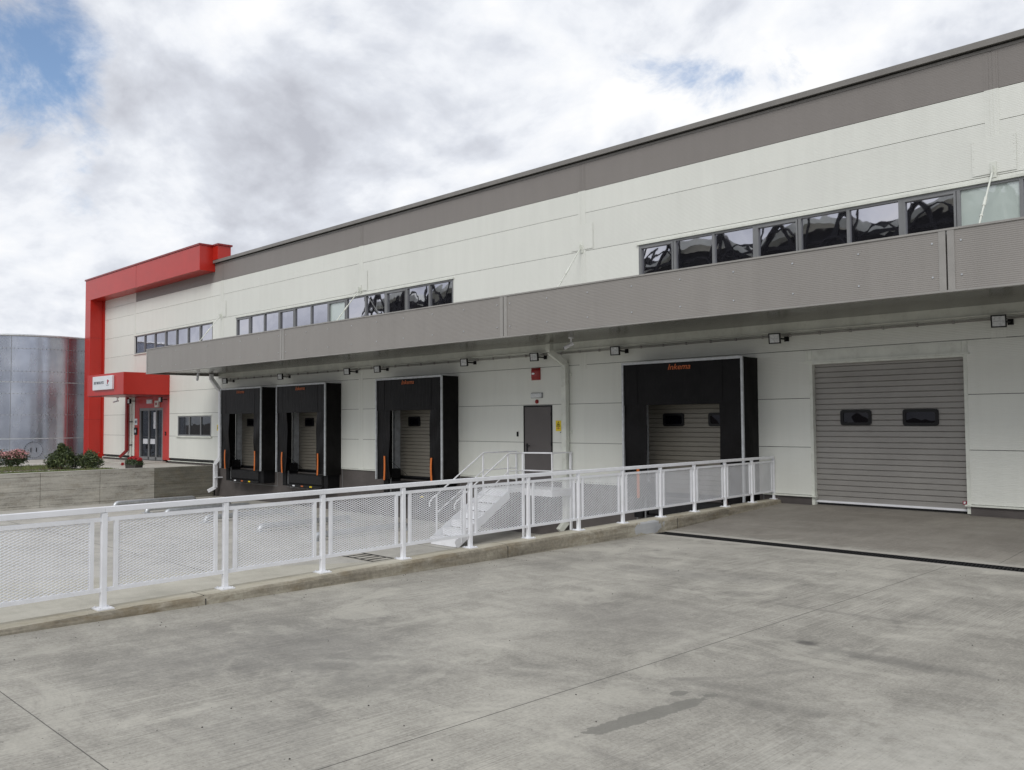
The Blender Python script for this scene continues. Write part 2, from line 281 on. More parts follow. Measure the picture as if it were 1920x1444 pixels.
def cast(name, lo, mid, hi, axis_board=True, stain=(0.20, 0.15, 0.08), stk=0.5, splash=False):
    """board-marked cast concrete with runs and rust-brown stains"""
    m, t, p = newmat(name); lk = t.links.new
    g = t.nodes.new('ShaderNodeNewGeometry'); pos = g.outputs['Position']; s = t.nodes.new('ShaderNodeSeparateXYZ'); lk(pos, s.inputs[0])
    def mapped(sc):
        mp = t.nodes.new('ShaderNodeMapping'); mp.inputs['Scale'].default_value = sc; lk(pos, mp.inputs[0]); return mp.outputs[0]
    v = mth(t, 'MULTIPLY', noise(t, mapped((1, .5, 1.6)), 1.5, 7, .65, .4), 0.5)
    v = mth(t, 'ADD', v, mth(t, 'MULTIPLY', noise(t, mapped((1, .35, 9)), 1.8, 5, .6), 0.3))
    v = mth(t, 'ADD', v, mth(t, 'MULTIPLY', noise(t, pos, 22, 5, .7), 0.2))
    cr = ramp(t, [(0.36, lo), (0.48, mid), (0.60, hi)]); lk(v, cr.inputs[0]); col = cr.outputs[0]
    sm = ramp(t, [(0.50, 0.0), (0.66, 1.0)]); lk(noise(t, mapped((1, 1.0, 2.2)), 2.3, 6, .7, .5), sm.inputs[0])
    mn = t.nodes.new('ShaderNodeMix'); mn.data_type = 'RGBA'; lk(mth(t, 'MULTIPLY', sm.outputs[0], stk), mn.inputs[0]); lk(col, mn.inputs[6]); mn.inputs[7].default_value = (*stain, 1); col = mn.outputs[2]
    if axis_board:
        zf = mth(t, 'FRACT', mth(t, 'ADD', mth(t, 'MULTIPLY', mth(t, 'ADD', s.outputs[2], mth(t, 'MULTIPLY', noise(t, mapped((0, 1, 0)), 3, 3, .6), 0.03)), 2.0), 0.3))
        ln = mth(t, 'MULTIPLY', mth(t, 'LESS_THAN', zf, 0.035), mth(t, 'GREATER_THAN', noise(t, mapped((1, 2, 1)), 1.5, 3, .6), 0.42))
        mn = t.nodes.new('ShaderNodeMix'); mn.data_type = 'RGBA'; lk(mth(t, 'MULTIPLY', ln, 0.55), mn.inputs[0]); lk(col, mn.inputs[6]); mn.inputs[7].default_value = (0.07, 0.065, 0.055, 1); col = mn.outputs[2]
    vo = t.nodes.new('ShaderNodeTexVoronoi'); vo.inputs['Scale'].default_value = 14; lk(pos, vo.inputs['Vector'])
    mn = t.nodes.new('ShaderNodeMix'); mn.data_type = 'RGBA'; lk(mth(t, 'MULTIPLY', mth(t, 'LESS_THAN', vo.outputs['Distance'], 0.10), 0.5), mn.inputs[0]); lk(col, mn.inputs[6]); mn.inputs[7].default_value = (0.08, 0.07, 0.06, 1); col = mn.outputs[2]
    if splash:
        dy = mth(t, 'MULTIPLY', mth(t, 'SUBTRACT', s.outputs[1], 11.42), 1/.42); dz = mth(t, 'MULTIPLY', mth(t, 'SUBTRACT', s.outputs[2], -.02), 1/.10)
        rr = mth(t, 'SQRT', mth(t, 'ADD', mth(t, 'MULTIPLY', dy, dy), mth(t, 'MULTIPLY', dz, dz)))
        rr = mth(t, 'ADD', rr, mth(t, 'MULTIPLY', mth(t, 'SUBTRACT', noise(t, pos, 6, 5, .7), 0.5), 1.6))
        mn = t.nodes.new('ShaderNodeMix'); mn.data_type = 'RGBA'; lk(mth(t, 'MULTIPLY', mth(t, 'LESS_THAN', rr, 1.0), 0.75), mn.inputs[0]); lk(col, mn.inputs[6]); mn.inputs[7].default_value = (0.45, 0.47, 0.50, 1); col = mn.outputs[2]
    lk(col, p.inputs['Base Color']); p.inputs['Roughness'].default_value = 0.85; p.inputs['Specular IOR Level'].default_value = 0.25
    b = t.nodes.new('ShaderNodeBump'); b.inputs['Strength'].default_value = 0.7; b.inputs['Distance'].default_value = 0.012; lk(v, b.inputs['Height']); lk(b.outputs[0], p.inputs['Normal'])
    MATS[name] = m
cast('kerb_concrete', (0.12, 0.108, 0.085), (0.27, 0.245, 0.195), (0.46, 0.43, 0.35), False, (0.16, 0.115, 0.055), 0.5, True)
cast('kerb_top', (0.33, 0.30, 0.235), (0.44, 0.41, 0.33), (0.52, 0.49, 0.41), False, (0.30, 0.25, 0.16), 0.35)
cast('wall_concrete', (0.20, 0.19, 0.165), (0.42, 0.40, 0.355), (0.56, 0.54, 0.48), stk=0.22)
cast('wall_concrete_dark', (0.10, 0.096, 0.08), (0.17, 0.162, 0.135), (0.25, 0.238, 0.20), stk=0.2)  # darker tones, used on the panel that meets the warehouse
def silomat():
    m, t, p = newmat('silo_steel'); lk = t.links.new
    g = t.nodes.new('ShaderNodeNewGeometry'); pos = g.outputs['Position']
    r = ramp(t, [(0.3, (0.36, 0.39, 0.46)), (0.7, (0.54, 0.57, 0.64))]); lk(noise(t, pos, 0.9, 5, .6), r.inputs[0])
    mp = t.nodes.new('ShaderNodeMapping'); mp.inputs['Scale'].default_value = (1, 1, .25); lk(pos, mp.inputs[0])
    r2 = ramp(t, [(0.35, 0.20), (0.65, 0.30)]); lk(noise(t, mp.outputs[0], 2.2, 5, .6), r2.inputs[0])
    lk(r.outputs[0], p.inputs['Base Color']); lk(r2.outputs[0], p.inputs['Roughness']); p.inputs['Metallic'].default_value = 0.9
    b = t.nodes.new('ShaderNodeBump'); mp2 = t.nodes.new('ShaderNodeMapping'); mp2.inputs['Scale'].default_value = (1, 1, .04); lk(pos, mp2.inputs[0]); b.inputs['Strength'].default_value = 1.0; b.inputs['Distance'].default_value = 0.16
    lk(noise(t, mp2.outputs[0], 0.75, 2, .4), b.inputs['Height']); lk(b.outputs[0], p.inputs['Normal']); MATS['silo_steel'] = m
silomat()
def leafmat(name, a, b_, c):
    m, t, p = newmat(name); g = t.nodes.new('ShaderNodeNewGeometry')
    r = ramp(t, [(0.0, a), (0.5, b_), (1.0, c)]); t.links.new(g.outputs['Random Per Island'], r.inputs[0]); t.links.new(r.outputs[0], p.inputs['Base Color'])
    p.inputs['Roughness'].default_value = 0.55; MATS[name] = m
leafmat('leaf', (0.018, 0.032, 0.012), (0.045, 0.07, 0.02), (0.13, 0.16, 0.05))
leafmat('leaf_dark', (0.02, 0.035, 0.014), (0.035, 0.06, 0.02), (0.06, 0.09, 0.03))
leafmat('grass', (0.08, 0.12, 0.03), (0.13, 0.17, 0.05), (0.24, 0.24, 0.10))
leafmat('petal_pink', (0.62, 0.22, 0.26), (0.75, 0.36, 0.36), (0.80, 0.58, 0.52))
leafmat('petal_red', (0.35, 0.01, 0.02), (0.50, 0.02, 0.03), (0.60, 0.05, 0.05))

# ------------------------------------------------------------------ mesh helpers
class MB:
    def __init__(s): s.v = []; s.f = []; s.m = []; s.sm = []
    def add(s, vs, fs, mi=0, smooth=False):
        o = len(s.v); s.v += [tuple(v) for v in vs]
        for f in fs: s.f.append(tuple(i+o for i in f)); s.m.append(mi); s.sm.append(smooth)
        return s
    def box(s, x0, x1, y0, y1, z0, z1, mi=0):
        if x0 > x1: x0, x1 = x1, x0
        if y0 > y1: y0, y1 = y1, y0
        if z0 > z1: z0, z1 = z1, z0
        return s.add([(x0, y0, z0), (x1, y0, z0), (x1, y1, z0), (x0, y1, z0), (x0, y0, z1), (x1, y0, z1), (x1, y1, z1), (x0, y1, z1)],
              [(0, 3, 2, 1), (4, 5, 6, 7), (0, 1, 5, 4), (1, 2, 6, 5), (2, 3, 7, 6), (3, 0, 4, 7)], mi)
    def bar(s, a, b, w, h, mi=0, side=None):
        """rectangular bar from a to b; w across, h in the up-ish direction"""
        a = Vector(a); b = Vector(b); d = (b-a).normalized()
        u = Vector((0, 0, 1)) if abs(d.z) < 0.95 else Vector((0, 1, 0))
        if side is not None: u = Vector(side)
        r = d.cross(u).normalized(); u = r.cross(d).normalized()
        c = [(-1, -1), (1, -1), (1, 1), (-1, 1)]
        vs = [p + r*(i*w/2) + u*(j*h/2) for p in (a, b) for i, j in c]
        return s.add(vs, [(0, 3, 2, 1), (4, 5, 6, 7), (0, 1, 5, 4), (1, 2, 6, 5), (2, 3, 7, 6), (3, 0, 4, 7)], mi)
    def tube(s, pts, r, n=10, mi=0, cap=True):
        pts = [Vector(p) for p in pts]; rings = []
        prev = None
        for i, p in enumerate(pts):
            d = ((pts[min(i+1, len(pts)-1)] - pts[max(i-1, 0)])).normalized()
            if prev is None:
                u = Vector((0, 0, 1)) if abs(d.z) < 0.9 else Vector((1, 0, 0))
            else: u = prev
            a = d.cross(u).normalized(); b = a.cross(d).normalized(); prev = b
            rings.append([p + (a*cos(2*pi*k/n) + b*sin(2*pi*k/n))*r for k in range(n)])
        vs = [q for rg in rings for q in rg]; fs = []
        for i in range(len(rings)-1):
            for k in range(n): fs.append((i*n+k, i*n+(k+1) % n, (i+1)*n+(k+1) % n, (i+1)*n+k))
        s.add(vs, fs, mi, True)
        if cap: s.add(rings[0], [tuple(range(n))], mi); s.add(rings[-1], [tuple(range(n))[::-1]], mi)
        return s
    def disc(s, c, r, axis, th, n=16, mi=0):
        a = Vector(axis).normalized(); return s.tube([Vector(c), Vector(c)+a*th], r, n, mi)
    def sheet(s, fn, nu, nv, mi=0, smooth=True):
        vs = [fn(i/nu, j/nv) for j in range(nv+1) for i in range(nu+1)]
        fs = [(j*(nu+1)+i, j*(nu+1)+i+1, (j+1)*(nu+1)+i+1, (j+1)*(nu+1)+i) for j in range(nv) for i in range(nu)]
        return s.add(vs, fs, mi, smooth)
    def prism(s, pts, y0, y1, mi=0):
        """polygon of (x, z) points extruded along y"""
        n = len(pts); vs = [(x, y0, z) for x, z in pts] + [(x, y1, z) for x, z in pts]
        return s.add(vs, [tuple(range(n)), tuple(range(2*n-1, n-1, -1))] + [(i, i+n, (i+1) % n+n, (i+1) % n) for i in range(n)], mi)
    def build(s, name, mats, parent=None, bevel=0):
        org = Vector((0, 0, 0)); q = parent
        while q is not None: org += q.location; q = q.parent
        me = bpy.data.meshes.new(name); me.from_pydata([Vector(v)-org for v in s.v], [], s.f)
        if isinstance(mats, str): mats = [mats]
        for k in mats: me.materials.append(MATS[k])
        me.polygons.foreach_set('material_index', s.m); me.polygons.foreach_set('use_smooth', s.sm); me.update()
        o = bpy.data.objects.new(name, me); COL.objects.link(o)
        if parent is not None: o.parent = parent
        if bevel:
            b = o.modifiers.new('bevel', 'BEVEL'); b.width = bevel; b.segments = 2; b.limit_method = 'ANGLE'
        return o
def thing(name, label, cat, loc=(0, 0, 0), group=None):
    o = bpy.data.objects.new(name, None); COL.objects.link(o); o.location = loc; o.empty_display_size = 0.2
    o['label'] = label; o['category'] = cat
    if group: o['group'] = group
    return o
def tag(o, label, cat, group=None, kind=None):
    o['label'] = label; o['category'] = cat
    if group: o['group'] = group
    if kind: o['kind'] = kind
    return o
def struct(o): o['kind'] = 'structure'; return o
def text(name, body, parent, loc, size, mat, shear=0.0, bold=0.0, ext=0.002, rot=(pi/2, 0, 0), sx=1.0, align='CENTER'):
    cu = bpy.data.curves.new(name, 'FONT'); cu.body = body; cu.size = size; cu.shear = shear; cu.offset = bold; cu.extrude = ext
    cu.align_x = align; cu.align_y = 'CENTER'; cu.resolution_u = 3
    o = bpy.data.objects.new(name, cu); COL.objects.link(o); bpy.context.view_layer.update()
    me = bpy.data.meshes.new_from_object(o.evaluated_get(bpy.context.evaluated_depsgraph_get())); bpy.data.objects.remove(o); bpy.data.curves.remove(cu)
    R = Matrix.Translation(Vector(loc)) @ Matrix.Rotation(rot[2], 4, 'Z') @ Matrix.Rotation(rot[0], 4, 'X') @ Matrix.Diagonal((sx, 1, 1, 1))
    org = Vector((0, 0, 0)); q = parent
    while q is not None: org += q.location; q = q.parent
    me.transform(Matrix.Translation(-org) @ R); me.materials.clear(); me.materials.append(MATS[mat])
    o = bpy.data.objects.new(name, me); COL.objects.link(o); o.parent = parent
    return o

# ------------------------------------------------------------------ measured layout (metres; facade plane y = W)
W = 16.5
YARD = -1.25
JX = [-41.03, -32.40, -22.90, -13.54, -4.22, 5.10, 14.42]
SEAM = [0.167, 1.13, 2.115, 3.09, 4.05, 4.98, 5.94, 6.90, 7.47]
XL, XR = -44.75, 24.0
CAN_L, CAN_R, CAN_Y = -32.45, 24.0, 13.5
DOCKS = [-29.66, -25.53, -19.70, -10.33]
WIN = [(-41.0, -33.18, 7), (-31.18, -18.38, 12), (-11.80, 8.2, 20)]
WZ0, WZ1 = 4.98, 5.83
def gz(y):
    P = [(-60, .10), (0, .06), (2, .045), (5.2, -.03), (8, -.085), (11.3, -.135), (12.1, -.135), (16.5, -.02), (17.2, .0)]
    if y <= P[0][0]: return P[0][1]
    for (a, za), (b, zb) in zip(P, P[1:]):
        if y <= b: return za + (zb-za)*(y-a)/(b-a)
    return P[-1][1]
def post_x(y): return -8.47 + .05*(16.62-y)
def kz(y): return .088 if y < 8 else .088 - (y-8)/(8.6)*.038

# ================================================================== SETTING
mb = MB()
mb.box(-1500, 1500, -1500, 1500, -2.4, -2.0)
struct(mb.build('ground', 'soil'))
# upper slab beside the kerb, falling gently to the channel drain
mb = MB(); ys = [-40, -10, 0, 1, 2, 3, 4, 5.2, 6.5, 8, 9.5, 11.0, 11.54]
def slab(ys, mb, x1=45.0):
    for a, b in zip(ys, ys[1:]):
        xa, xb = post_x(a)+.17, post_x(b)+.17
        mb.add([(xa, a, gz(a)), (x1, a, gz(a)), (x1, b, gz(b)), (xb, b, gz(b))], [(0, 1, 2, 3)])
    a, b = ys[0], ys[-1]
    for y in (a, b):
        x = post_x(y)+.17; mb.add([(x, y, gz(y)), (x1, y, gz(y)), (x1, y, -1.9), (x, y, -1.9)], [(0, 1, 2, 3)])
slab(ys, mb); slab([11.86, 12.1, 13, 14.5, 15.5, 16.46], mb)
mb.add([(-7.65, 16.46, gz(16.46)), (-4.75, 16.46, gz(16.46)), (-4.75, 17.1, .01), (-7.65, 17.1, .01)], [(0, 1, 2, 3)])
mb.box(-8.2, 45, 11.50, 11.90, -1.9, -.30)
struct(mb.build('concrete_slab', 'slab'))
mb = MB(); mb.box(-32.81, -7.7, -40, 16.6, -1.95, YARD)
struct(mb.build('loading_yard', 'yard_concrete'))
mb = MB(); mb.add([(-19.5, 1.5, YARD+.006), (-17.15, 6.3, YARD+.006), (-15.55, 9.6, YARD+.006), (-14.9, 10.6, YARD+.006), (-14.0, 12.2, YARD+.006), (-8.3, 12.2, YARD+.006), (-7.9, 1.5, YARD+.006)], [(6, 5, 4, 3, 2, 1, 0)])
struct(mb.build('pavement', 'yard_strip'))
mb = MB(); mb.box(-90, -33.05, -40, 60, -1.95, -.06)
struct(mb.build('terrace', 'path_concrete'))
mb = MB(); mb.box(-34.4, -33.06, -10, 12.9, -.1, -.045); mb.box(-39.2, -35.6, -10, 12.2, -.1, -.045)
struct(mb.build('planting_bed', 'soil'))

# ================================================================== WAREHOUSE
BX = (-12, W, 0)
B = thing('warehouse_building', 'long off-white panelled warehouse with grey roof band, red entrance frame and grey canopy', 'warehouse', BX)
openings = [(a, b, WZ0, WZ1) for a, b, n in WIN] + [(c-1.5, c+1.5, -.2, 2.72) for c in DOCKS] + [(-7.66, -4.74, -.4, 2.82), (-15.6, -14.58, -.05, 2.10),
            (-41.07, -37.17, .06, 3.09), (-36.3, -33.25, 1.15, 2.0)]
def cells(x0, x1, z0, z1):
    """rectangles left of [x0,x1]x[z0,z1] once the openings are cut out"""
    ops = [o for o in openings if o[0] < x1-1e-6 and o[1] > x0+1e-6 and o[2] < z1-1e-6 and o[3] > z0+1e-6]
    if not ops: return [(x0, x1, z0, z1)]
    xs = sorted({x0, x1} | {min(max(v, x0), x1) for o in ops for v in o[:2]}); out = []
    for a, b in zip(xs, xs[1:]):
        if b-a < 1e-4: continue
        xm = (a+b)/2; cut = sorted((max(o[2], z0), min(o[3], z1)) for o in ops if o[0] < xm < o[1]); z = z0
        for c0, c1 in cut:
            if c0 > z+1e-4: out.append((a, b, z, c0))
            z = max(z, c1)
        if z1 > z+1e-4: out.append((a, b, z, z1))
    return out
front = MB(); back = MB(); band = MB()
cols = [XL] + JX + [XR]; G = 0.0055
for a, b in zip(cols, cols[1:]):
    for z0, z1 in zip(SEAM, SEAM[1:]):
        for c in cells(a, b, z0+G, z1-G): front.box(c[0], c[1], W, W+.03, c[2], c[3])
    zt = 8.16
    if b < -40: front.box(a+G, b-G, W, W+.03, 7.47+G, zt)
    else: band.box(a+G, b-G, W, W+.03, 7.47+G, zt)
for c in cells(XL, XR, .1, 8.2): back.box(c[0], c[1], W+.034, W+.09, c[2], c[3])
wall = front.build('wall', 'wall_white', B)
back.build('seam_backing', 'gap_dark', wall)
band.build('grey_band', 'band_grey', wall)
# vertical joint cover strips (pair of thin strips with a dark line between)
for x in JX[0:]:
    mb = MB()
    if x > XR-1: continue
    segs = [(SEAM[0], 3.44), (4.6, 8.13)] if x > -33 else [(SEAM[0], 8.13)]
    for z0, z1 in segs:
        if x == JX[3]: 
            if z0 < 1: z0 = 2.98
        if x == JX[4]:
            if z0 < 1: z0 = 3.09
        for (p0, p1) in [(z0, min(z1, 7.47)), (7.47, z1)]:
            if p1-p0 < .05 or (x == JX[0] and p0 < 3.2 and False): continue
            mi = 1 if (p0 >= 7.46 and x > -40) else 0
            blocked = [w_ for w_ in WIN if w_[0] < x < w_[1]]
            rng = [(p0, p1)]
            if blocked and p0 < WZ0 < p1: rng = [(p0, WZ0-.03), (WZ1+.16, p1)]
            for q0, q1 in rng:
                if q1-q0 < .05: continue
                mb = MB()
                for dx in (-.085, -.03, .03):
                    mb.box(x+dx, x+dx+.05, W-.010, W-.002, q0, q1, mi)
                mb.box(x-.115, x+.115, W-.006, W-.0012, q0, q1, mi); mb.build('joint_strip', ['wall_white', 'band_grey'], wall)

# square cover plates where the hangers meet the wall
for x in JX[1:5]:
    mb = MB()
    mb.box(x-.34, x+.36, W-.016, W-.011, 5.98, 6.62)
    for k in range(5):
        for sx in (-.31, .33): mb.disc((x+sx, W-.017, 6.02+.14*k), .008, (0, -1, 0), .005, 6)
    mb.build('cover_plate', 'wall_white', wall)
# shell, roof and parapet
mb = MB(); mb.box(XL, XR, 17.2, 46, -1.9, 7.95); mb.box(XL, XR, 16.6, 17.2, 2.9, 4.9); mb.box(XL, XR, 16.6, 17.2, 5.95, 7.95)
mb.box(XL, XL+.2, 16.6, 17.2, -1.9, 7.95); mb.box(XR-.2, XR, 16.6, 17.2, -1.9, 7.95); mb.box(XL+.2, XR-.2, 16.6, 17.2, 4.9, 4.95)
mb.build('rear_shell', 'wall_white', B)
mb = MB(); mb.box(XL-.06, XR, W-.09, W+.45, 8.255, 8.35); mb.box(XL-.06, XR, W-.105, W-.09, 8.235, 8.35); mb.box(XL, XR, W-.012, W+.1, 8.163, 8.215)
mb.box(XL+.1, XR, W+.45, 46, 8.0, 8.1)
cap = mb.build('parapet_cap', 'cap_grey', B)
mb = MB(); mb.box(XL+.2, XR, W+.01, W+.4, 8.216, 8.254); mb.build('shadow_gap', 'gap_dark', cap)
# plinth + white drip ledge
for x0, x1 in [(-44.7, -41.1), (-37.15, -32.9)]:
    MB().box(x0, x1, W-.015, W+.08, -.3, .035).build('plinth', 'plinth', B); MB().box(x0, x1+.02, W-.07, W+.02, .037, .062).build('drip_ledge', 'trim_white', B)
edges = [-32.9]
for c in DOCKS: edges += [c-1.5, c+1.5]
edges += [-7.66]
for x0, x1 in zip(edges[::2], edges[1::2]): MB().box(x0, x1, W-.015, W+.08, -1.3, .135).build('plinth', 'plinth', B)
for c in DOCKS: MB().box(c-1.5, c+1.5, W-.012, W+.08, -1.3, -.06).build('plinth', 'plinth', B)
MB().box(-4.74, XR, W-.015, W+.08, -.5, .135).build('plinth', 'plinth', B)
for x0, x1 in [(-32.9, -31.3), (-28.0, -27.15), (-23.9, -21.35), (-18.05, -15.85), (-14.55, -11.95), (-8.7, -7.55), (-4.82, XR)]:
    MB().box(x0, x1, W-.065, W+.02, .138, .166).build('drip_ledge', 'trim_white', B)
# strip windows
for wi, (a, b, n) in enumerate(WIN):
    fr = MB(); panes = []
    fr.box(a, b, W-.012, W+.07, WZ1-.045, WZ1); fr.box(a, b, W-.012, W+.07, WZ0, WZ0+.045)
    st = (b-a)/n
    for k in range(n+1):
        x = a+st*k; h_ = .03 if (k % 3) else .045
        fr.box(max(a, x-h_), min(b, x+h_), W-.014, W+.07, WZ0+.045, WZ1-.045)
    for k in range(n):
        x0, x1 = a+st*k+.03, a+st*(k+1)-.03
        sash = (k % 3 == 0) if wi == 1 else (k in (0, 3, 6, 10, 14, 17))
        if sash and wi:
            for q in ((x0+.012, x1-.012, WZ1-.085, WZ1-.046), (x0+.012, x1-.012, WZ0+.046, WZ0+.085), (x0+.012, x0+.05, WZ0+.085, WZ1-.085), (x1-.05, x1-.012, WZ0+.085, WZ1-.085)):
                fr.box(q[0], q[1], W-.022, W+.05, q[2], q[3])
        panes.append((x0, x1, (wi == 1 and k == 6) or (wi == 2 and k in (7, 12))))
    f = fr.build('strip_window', 'frame_grey', B)
    for x0, x1, blind in panes:
        gl = MB(); gl.box(x0, x1, W+.035, W+.045, WZ0+.04, WZ1-.04); gp = gl.build('window_pane', 'glass_blind' if blind else 'glass', f)
        if blind: gp['label'] = 'pane with a pale blind behind it'
    t_ = MB(); t_.box(a-.05, b+.05, W-.05, W-.015, WZ1+.002, WZ1+.05); t_.box(a-.06, b+.04, W-.06, W-.015, WZ0-.04, WZ0-.003)
    t_.build('window_trim', 'trim_white', f)
# small ground floor window by the entrance
fr = MB(); a, b, z0, z1 = -36.3, -33.25, 1.15, 2.0
fr.box(a, b, W-.01, W+.08, z1-.05, z1); fr.box(a, b, W-.01, W+.08, z0, z0+.05)
for x in (a, a+1.05, a+2.1, b-.05): fr.box(x, x+.06, W-.01, W+.08, z0+.05, z1-.05)
f = fr.build('small_window', 'frame_grey', B)
g_ = MB(); g_.box(a+.05, b-.05, W+.03, W+.04, z0+.04, z1-.04); g_.build('window_pane', 'glass_plain', f)
t_ = MB(); t_.box(a-.1, b+.1, W-.07, W-.012, z0-.06, z0-.003); t_.box(a-.05, b+.08, W-.04, W-.012, z1+.003, z1+.03); t_.build('window_sill', 'trim_white', f)
# red portal frame
mb = MB()
PF = 15.83
mb.box(-45.55, -44.86, PF, W-.001, -.06, 7.90); mb.box(-44.855, -44.72, W-.06, W+.05, .06, 7.90)
mb.box(-45.55, -33.0, PF, W+.45, 7.902, 8.93)
mb.box(-33.0, -32.55, W-.12, W+.45, 8.36, 8.93)
por = mb.build('red_portal_frame', 'red', B, bevel=.008)
mb = MB()
mb.box(-45.60, -32.97, PF-.035, W+.5, 8.93, 9.0); mb.box(-32.971, -32.5, W-.15, W+.499, 8.931, 9.0)
for z in (1.9, 3.95, 6.0): MB().box(-45.556, -44.852, PF-.004, W-.02, z, z+.012).build('panel_seam', 'red_dark', por)
MB().box(-39.3, -39.288, PF-.004, PF-.001, 7.95, 8.93).build('panel_seam', 'red_dark', por)
mb.build('cap_flashing', 'red_dark', por)
# entrance: red box canopy, red wall panel, glazed door
mb = MB(); mb.box(-41.35, -37.17, 14.5, W-.001, 2.95, 3.90)
eb = mb.build('entrance_canopy', 'red', B, bevel=.006)
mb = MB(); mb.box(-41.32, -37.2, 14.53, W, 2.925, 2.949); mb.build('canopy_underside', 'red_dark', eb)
mb = MB(); 
mb.box(-41.07, -40.42, W+.01, W+.08, .06, 3.09); mb.box(-37.86, -37.17, W+.01, W+.08, .06, 3.09); mb.box(-40.42, -37.86, W+.01, W+.08, 2.40, 3.09)
mb.build('red_wall_panel', 'red', B)
mb = MB()
mb.box(-40.42, -40.30, W+.02, W+.14, 0, 2.40); mb.box(-37.98, -37.86, W+.02, W+.14, 0, 2.40); mb.box(-40.30, -37.98, W+.02, W+.14, 2.28, 2.40)
for x in (-39.42, -38.62): mb.box(x-.05, x+.05, W+.03, W+.12, .02, 2.28)
mb.box(-40.30, -37.98, W+.03, W+.12, .02, .16)
dr = mb.build('glazed_door', 'frame_grey', B)
mb = MB(); mb.box(-40.3, -37.98, W+.08, W+.09, .1, 2.3); mb.build('door_glass', 'glass_plain', dr)
for q in ((-38.98, -38.70, 1.45, 2.2), (-40.1, -39.6, .75, .98), (-39.3, -38.8, .75, .98)): MB().box(q[0], q[1], W+.068, W+.074, q[2], q[3]).build('paper_notice', 'sign_white', dr)
mb = MB(); mb.box(-40.4, -37.9, 16.55, 17.1, -.05, 0); mb.build('threshold', 'trim_grey', dr)
# hanging steps at the entrance
mb = MB(); mb.box(-40.7, -37.4, 14.9, W-.02, -.058, -.005)
tag(mb.build('entrance_step', 'path_concrete', None, bevel=.01), 'low pale concrete step in front of the glazed entrance door', 'step')

# ---------------- loading canopy
mb = MB(); FZ0, FZ1 = 3.56, 4.51
fj = [CAN_L, -22.72, -13.36, -4.11, 5.2, 14.5, CAN_R]
for a, b in zip(fj, fj[1:]): mb.box(a+.012, b-.012, CAN_Y, CAN_Y+.05, FZ0+.03, FZ1-.03)
mb.box(CAN_L, CAN_L+.05, CAN_Y+.05, W-.002, FZ0+.03, FZ1-.03)
can = mb.build('canopy_fascia', 'fascia_grey', B)
mb = MB()
mb.box(CAN_L-.02, CAN_R, CAN_Y-.018, CAN_Y+.09, FZ1-.03, FZ1); mb.box(CAN_L-.02, CAN_R, CAN_Y-.018, CAN_Y+.09, FZ0, FZ0+.03)
mb.box(CAN_L-.02, CAN_L+.07, CAN_Y+.09, W-.003, FZ1-.03, FZ1); mb.box(CAN_L-.02, CAN_L+.07, CAN_Y+.09, W-.003, FZ0, FZ0+.03)
for x in fj[:-1]:
    for dx in ((-.11, -.012), (.012, .11)):
        if x == CAN_L and dx[0] < 0: continue
        mb.box(x+dx[0], x+dx[1], CAN_Y-.012, CAN_Y-.001, FZ0+.03, FZ1-.03)
mb.box(CAN_L+.05, CAN_R, CAN_Y+.09, W-.003, 4.40, 4.44)
mb.build('canopy_trim', 'trim_grey', can)
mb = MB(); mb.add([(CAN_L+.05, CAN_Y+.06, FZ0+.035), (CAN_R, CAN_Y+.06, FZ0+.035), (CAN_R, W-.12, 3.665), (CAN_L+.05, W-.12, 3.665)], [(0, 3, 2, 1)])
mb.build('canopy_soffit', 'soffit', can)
mb = MB(); mb.box(CAN_L+.06, CAN_R, W-.13, W-.012, 3.47, 3.665); mb.box(CAN_L+.06, CAN_R, W-.16, W-.131, 3.47, 3.49); mb.build('wall_beam', 'trim_white', can)
for a, b in zip(fj, fj[1:]):
    n = 8; mb = MB()
    for k in range(n+1):
        x = a+.2 + (b-a-.4)*k/n
        for z in (FZ0+.24, FZ1-.20): mb.disc((x, CAN_Y-.002, z), .015, (0, -1, 0), .010, 8)
    mb.build('fixing_bolts', 'galv', can)['kind'] = 'stuff'
for x in JX[1:6]:     # tie rods with turnbuckle
    top = Vector((x, W-.03, 6.06)); bot = Vector((x, 15.15, 4.42)); d = bot-top
    m_ = MB(); m_.tube([top, bot], .016, 8)
    m_.box(x-.05, x+.05, W-.03, W-.018, 5.9, 6.18); m_.box(x-.012, x+.012, W-.12, W-.03, 5.98, 6.1)
    c = top + d*.42
    m_.tube([c-d*.05, c+d*.05], .028, 8); m_.tube([c+d*.16, c+d*.18], .026, 8)
    m_.build('tie_rod', 'trim_white', can)
# ---------------- electric conduit under the canopy
mb = MB(); mb.tube([(-32.0, W-.035, 3.40), (12, W-.035, 3.415)], .014, 6); mb.tube([(-32.0, W-.03, 3.43), (12, W-.03, 3.445)], .008, 6)
x = -31.6
while x < 12: mb.box(x-.015, x+.015, W-.055, W-.002, 3.385, 3.45); x += .62
mb.build('conduit', 'trim_grey', B)

